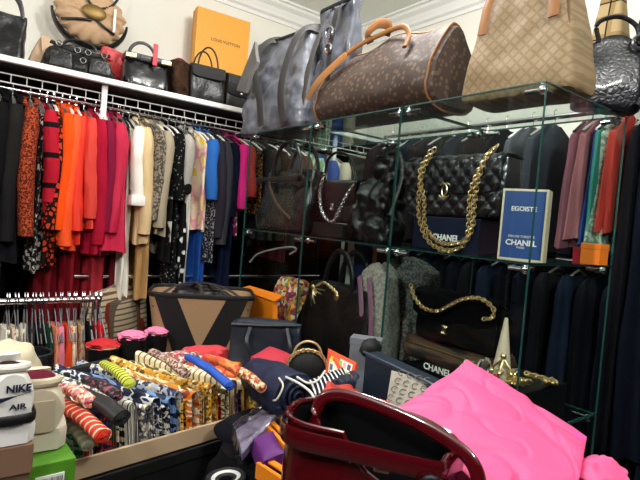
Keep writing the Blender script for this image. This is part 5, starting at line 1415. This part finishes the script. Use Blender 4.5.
t = shoe('cream sneaker with a wine red inside on top of the green shoe box', c, -.05, CR, mat('d6ccb8', .6), mat('c5b89d', .7), w=.086, h=.112)
obj('heel_panel', T([(0, -.003, .035), (0, -.004, .09)], .003, .022, up=(0, 1, 0)), mat('bfb096', .6), t)
b = bmesh.new(); ell(b, (0, .055, .112), .029, .043, .011, 20); obj('lining', b, mat('5a1426', .8), t, label='wine red lining')
gz_ = c.z
WH = mat('e6e4de', .45)
c = D(9, 446, .80)
t = shoe('white sneaker with a black heel band and navy lettering at the left border', c, .02, WH, mat('e9e8e4', .5), mat('dcd8cc', .7), w=.084, h=.14); t.scale = (.84,) * 3
obj('heel_band', T(smooth_path([(-.043, .035, .05), (-.037, .0, .05), (0, -.0065, .05), (.037, .0, .05), (.043, .035, .05)], 5), .010, .003, up=(0, 0, 1)), mat('0b0b0d', .5), t, label='black heel band')
NVY = mat('151a36', .5)
text_obj('lettering', 'NIKE', .019, NVY, t, (.010, -.0035, .108), bold=.0006, xs=1.0)
text_obj('lettering', 'AIR', .014, NVY, t, (.010, -.0045, .074), bold=.0004, xs=1.3)
sw = bmesh.new()
upc = smooth_path([(-.034, -.0045, .098), (-.024, -.005, .090), (-.004, -.005, .093), (.034, -.004, .101)], 6)
sweep(sw, upc, .004, .0008, up=(0, 0, 1), taper=lambda q: .15 + math.sin(PI * min(1, q * 1.25 + .02)) * .95 if q < .78 else .15); obj('swoosh', sw, NVY, t, label='navy swoosh mark')
wz = c.z
# cream cap behind
c = D(10, 366, .98)
t = thing('cap', 'crumpled cream cap behind the white sneaker', 'hat', c, .3)
b = bmesh.new(); ell(b, (0, 0, 0), .052, .05, .045, 32, crump=.25, seed=2); obj('crown', b, mat('c9c0a4', .8), t)
b = bmesh.new(); ell(b, (.02, -.04, -.02), .05, .045, .006, 24); obj('brim', b, mat('c9c0a4', .8), t)
tag(obj('storage_box', B(c.x - .06, c.y + .04, (ZTB + c.z - .04) / 2, .2, .12, c.z - .04 - ZTB, .004), mat('3a2c22', .7)), 'brown box under the crumpled cream cap', 'box')
obj_ = obj('shoelace', T(smooth_path([D(*k) for k in ((22, 378, .98), (27, 369, .97), (33, 375, .95), (34, 390, .92), (28, 398, .9))], 8), .0035, .0035), mat('e4e1d8', .6)); tag(obj_, 'thick white shoelace loop between the sneakers', 'shoelace')
t = thing('shoelace_bow', 'cream shoelace bow behind the cream sneaker', 'shoelace', D(42, 388, .98), 0)
for s in (-1, 1): obj('loop', T(smooth_path([(0, 0, 0), (s * .012, 0, .02), (s * .028, 0, .016), (s * .022, 0, -.002), (0, 0, 0)], 6), .003, .005), mat('ddd3bd', .7), t)
b = bmesh.new(); ell(b, (0, 0, -.02), .03, .03, .022, 20, crump=.3); obj('knot', b, mat('c9bda4', .7), t)
# green shoe box
a_ = D(28, 452, .84); b_ = D(71, 440, .95)
t = thing('shoe_box', 'lime green shoe box with a white barcode label under the cream sneaker', 'box', ((a_.x + b_.x) / 2 - .024, (a_.y + b_.y) / 2 + .045, ZTB), .05)
ghh = gz_ - .002 - ZTB
GRN = mat('4f8a1c', .5)
obj('base', B(0, .03, (ghh - .05) / 2, .098, .24, ghh - .05, .002), mat('55901c', .55), t, False)
obj('lid', B(0, .03, ghh - .03, .104, .247, .058, .002), GRN, t, False)
obj('label', B(.012, -.0945, ghh - .033, .044, .004, .024), mat('e4e4e0', .5), t, False, 'white barcode label')
bm = bmesh.new()
rr = random.Random(3)
for k in range(13): box(bm, -.007 + k * .0031, -.0968, ghh - .033, .0005 + .0012 * rr.random(), .0008, .016)
obj('barcode', bm, mat('111111', .6), t, False)
# stack under white sneaker
t = thing('shoe_box', 'brown shoe box under the white sneaker', 'box', (D(0, 444, .82).x - .02, D(0, 444, .82).y + .11, ZTB), 0)
obj('base', B(0, 0, (wz - ZTB - .04) / 2, .12, .28, wz - ZTB - .04, .002), mat('6a4e3a', .7), t, False)
obj('lid', B(0, 0, wz - ZTB - .026, .127, .287, .048, .002), mat('7a5c46', .7), t, False)
# ------------------------------------------------------------------ light and view
def area(name, loc, size, power, rot=(0, 0, 0), col=(1, .97, .92), sy=None):
    l = bpy.data.lights.new(name, 'AREA'); l.energy = power; l.color = col; l.shape = 'RECTANGLE'; l.size = size; l.size_y = sy or size
    o = bpy.data.objects.new(name, l); COL.objects.link(o); o.location = loc; o.rotation_euler = rot; return o
def add_lamp(loc, power, r=.09, col=(1, .985, .96)):  # out-of-view point light added to brighten walls and ceiling, no fixture
    l = bpy.data.lights.new('added_lamp', 'POINT'); l.energy = power; l.color = col; l.shadow_soft_size = r
    o = bpy.data.objects.new('added_lamp', l); COL.objects.link(o); o.location = loc
add_lamp((-.75, .35, 2.42), 40)
add_lamp((.55, -.55, 2.42), 34)
add_lamp((1.05, 1.25, 2.60), 26)
add_lamp((-1.2, 1.6, 2.5), 16)
w = bpy.data.worlds.new('world'); sc.world = w; w.use_nodes = True
w.node_tree.nodes['Background'].inputs[0].default_value = (.9, .95, 1, 1); w.node_tree.nodes['Background'].inputs[1].default_value = .3
sc.view_settings.view_transform = 'Standard'; sc.view_settings.look = 'None'; sc.view_settings.gamma = 1; sc.view_settings.exposure = .5
sc.view_settings.use_curve_mapping = False
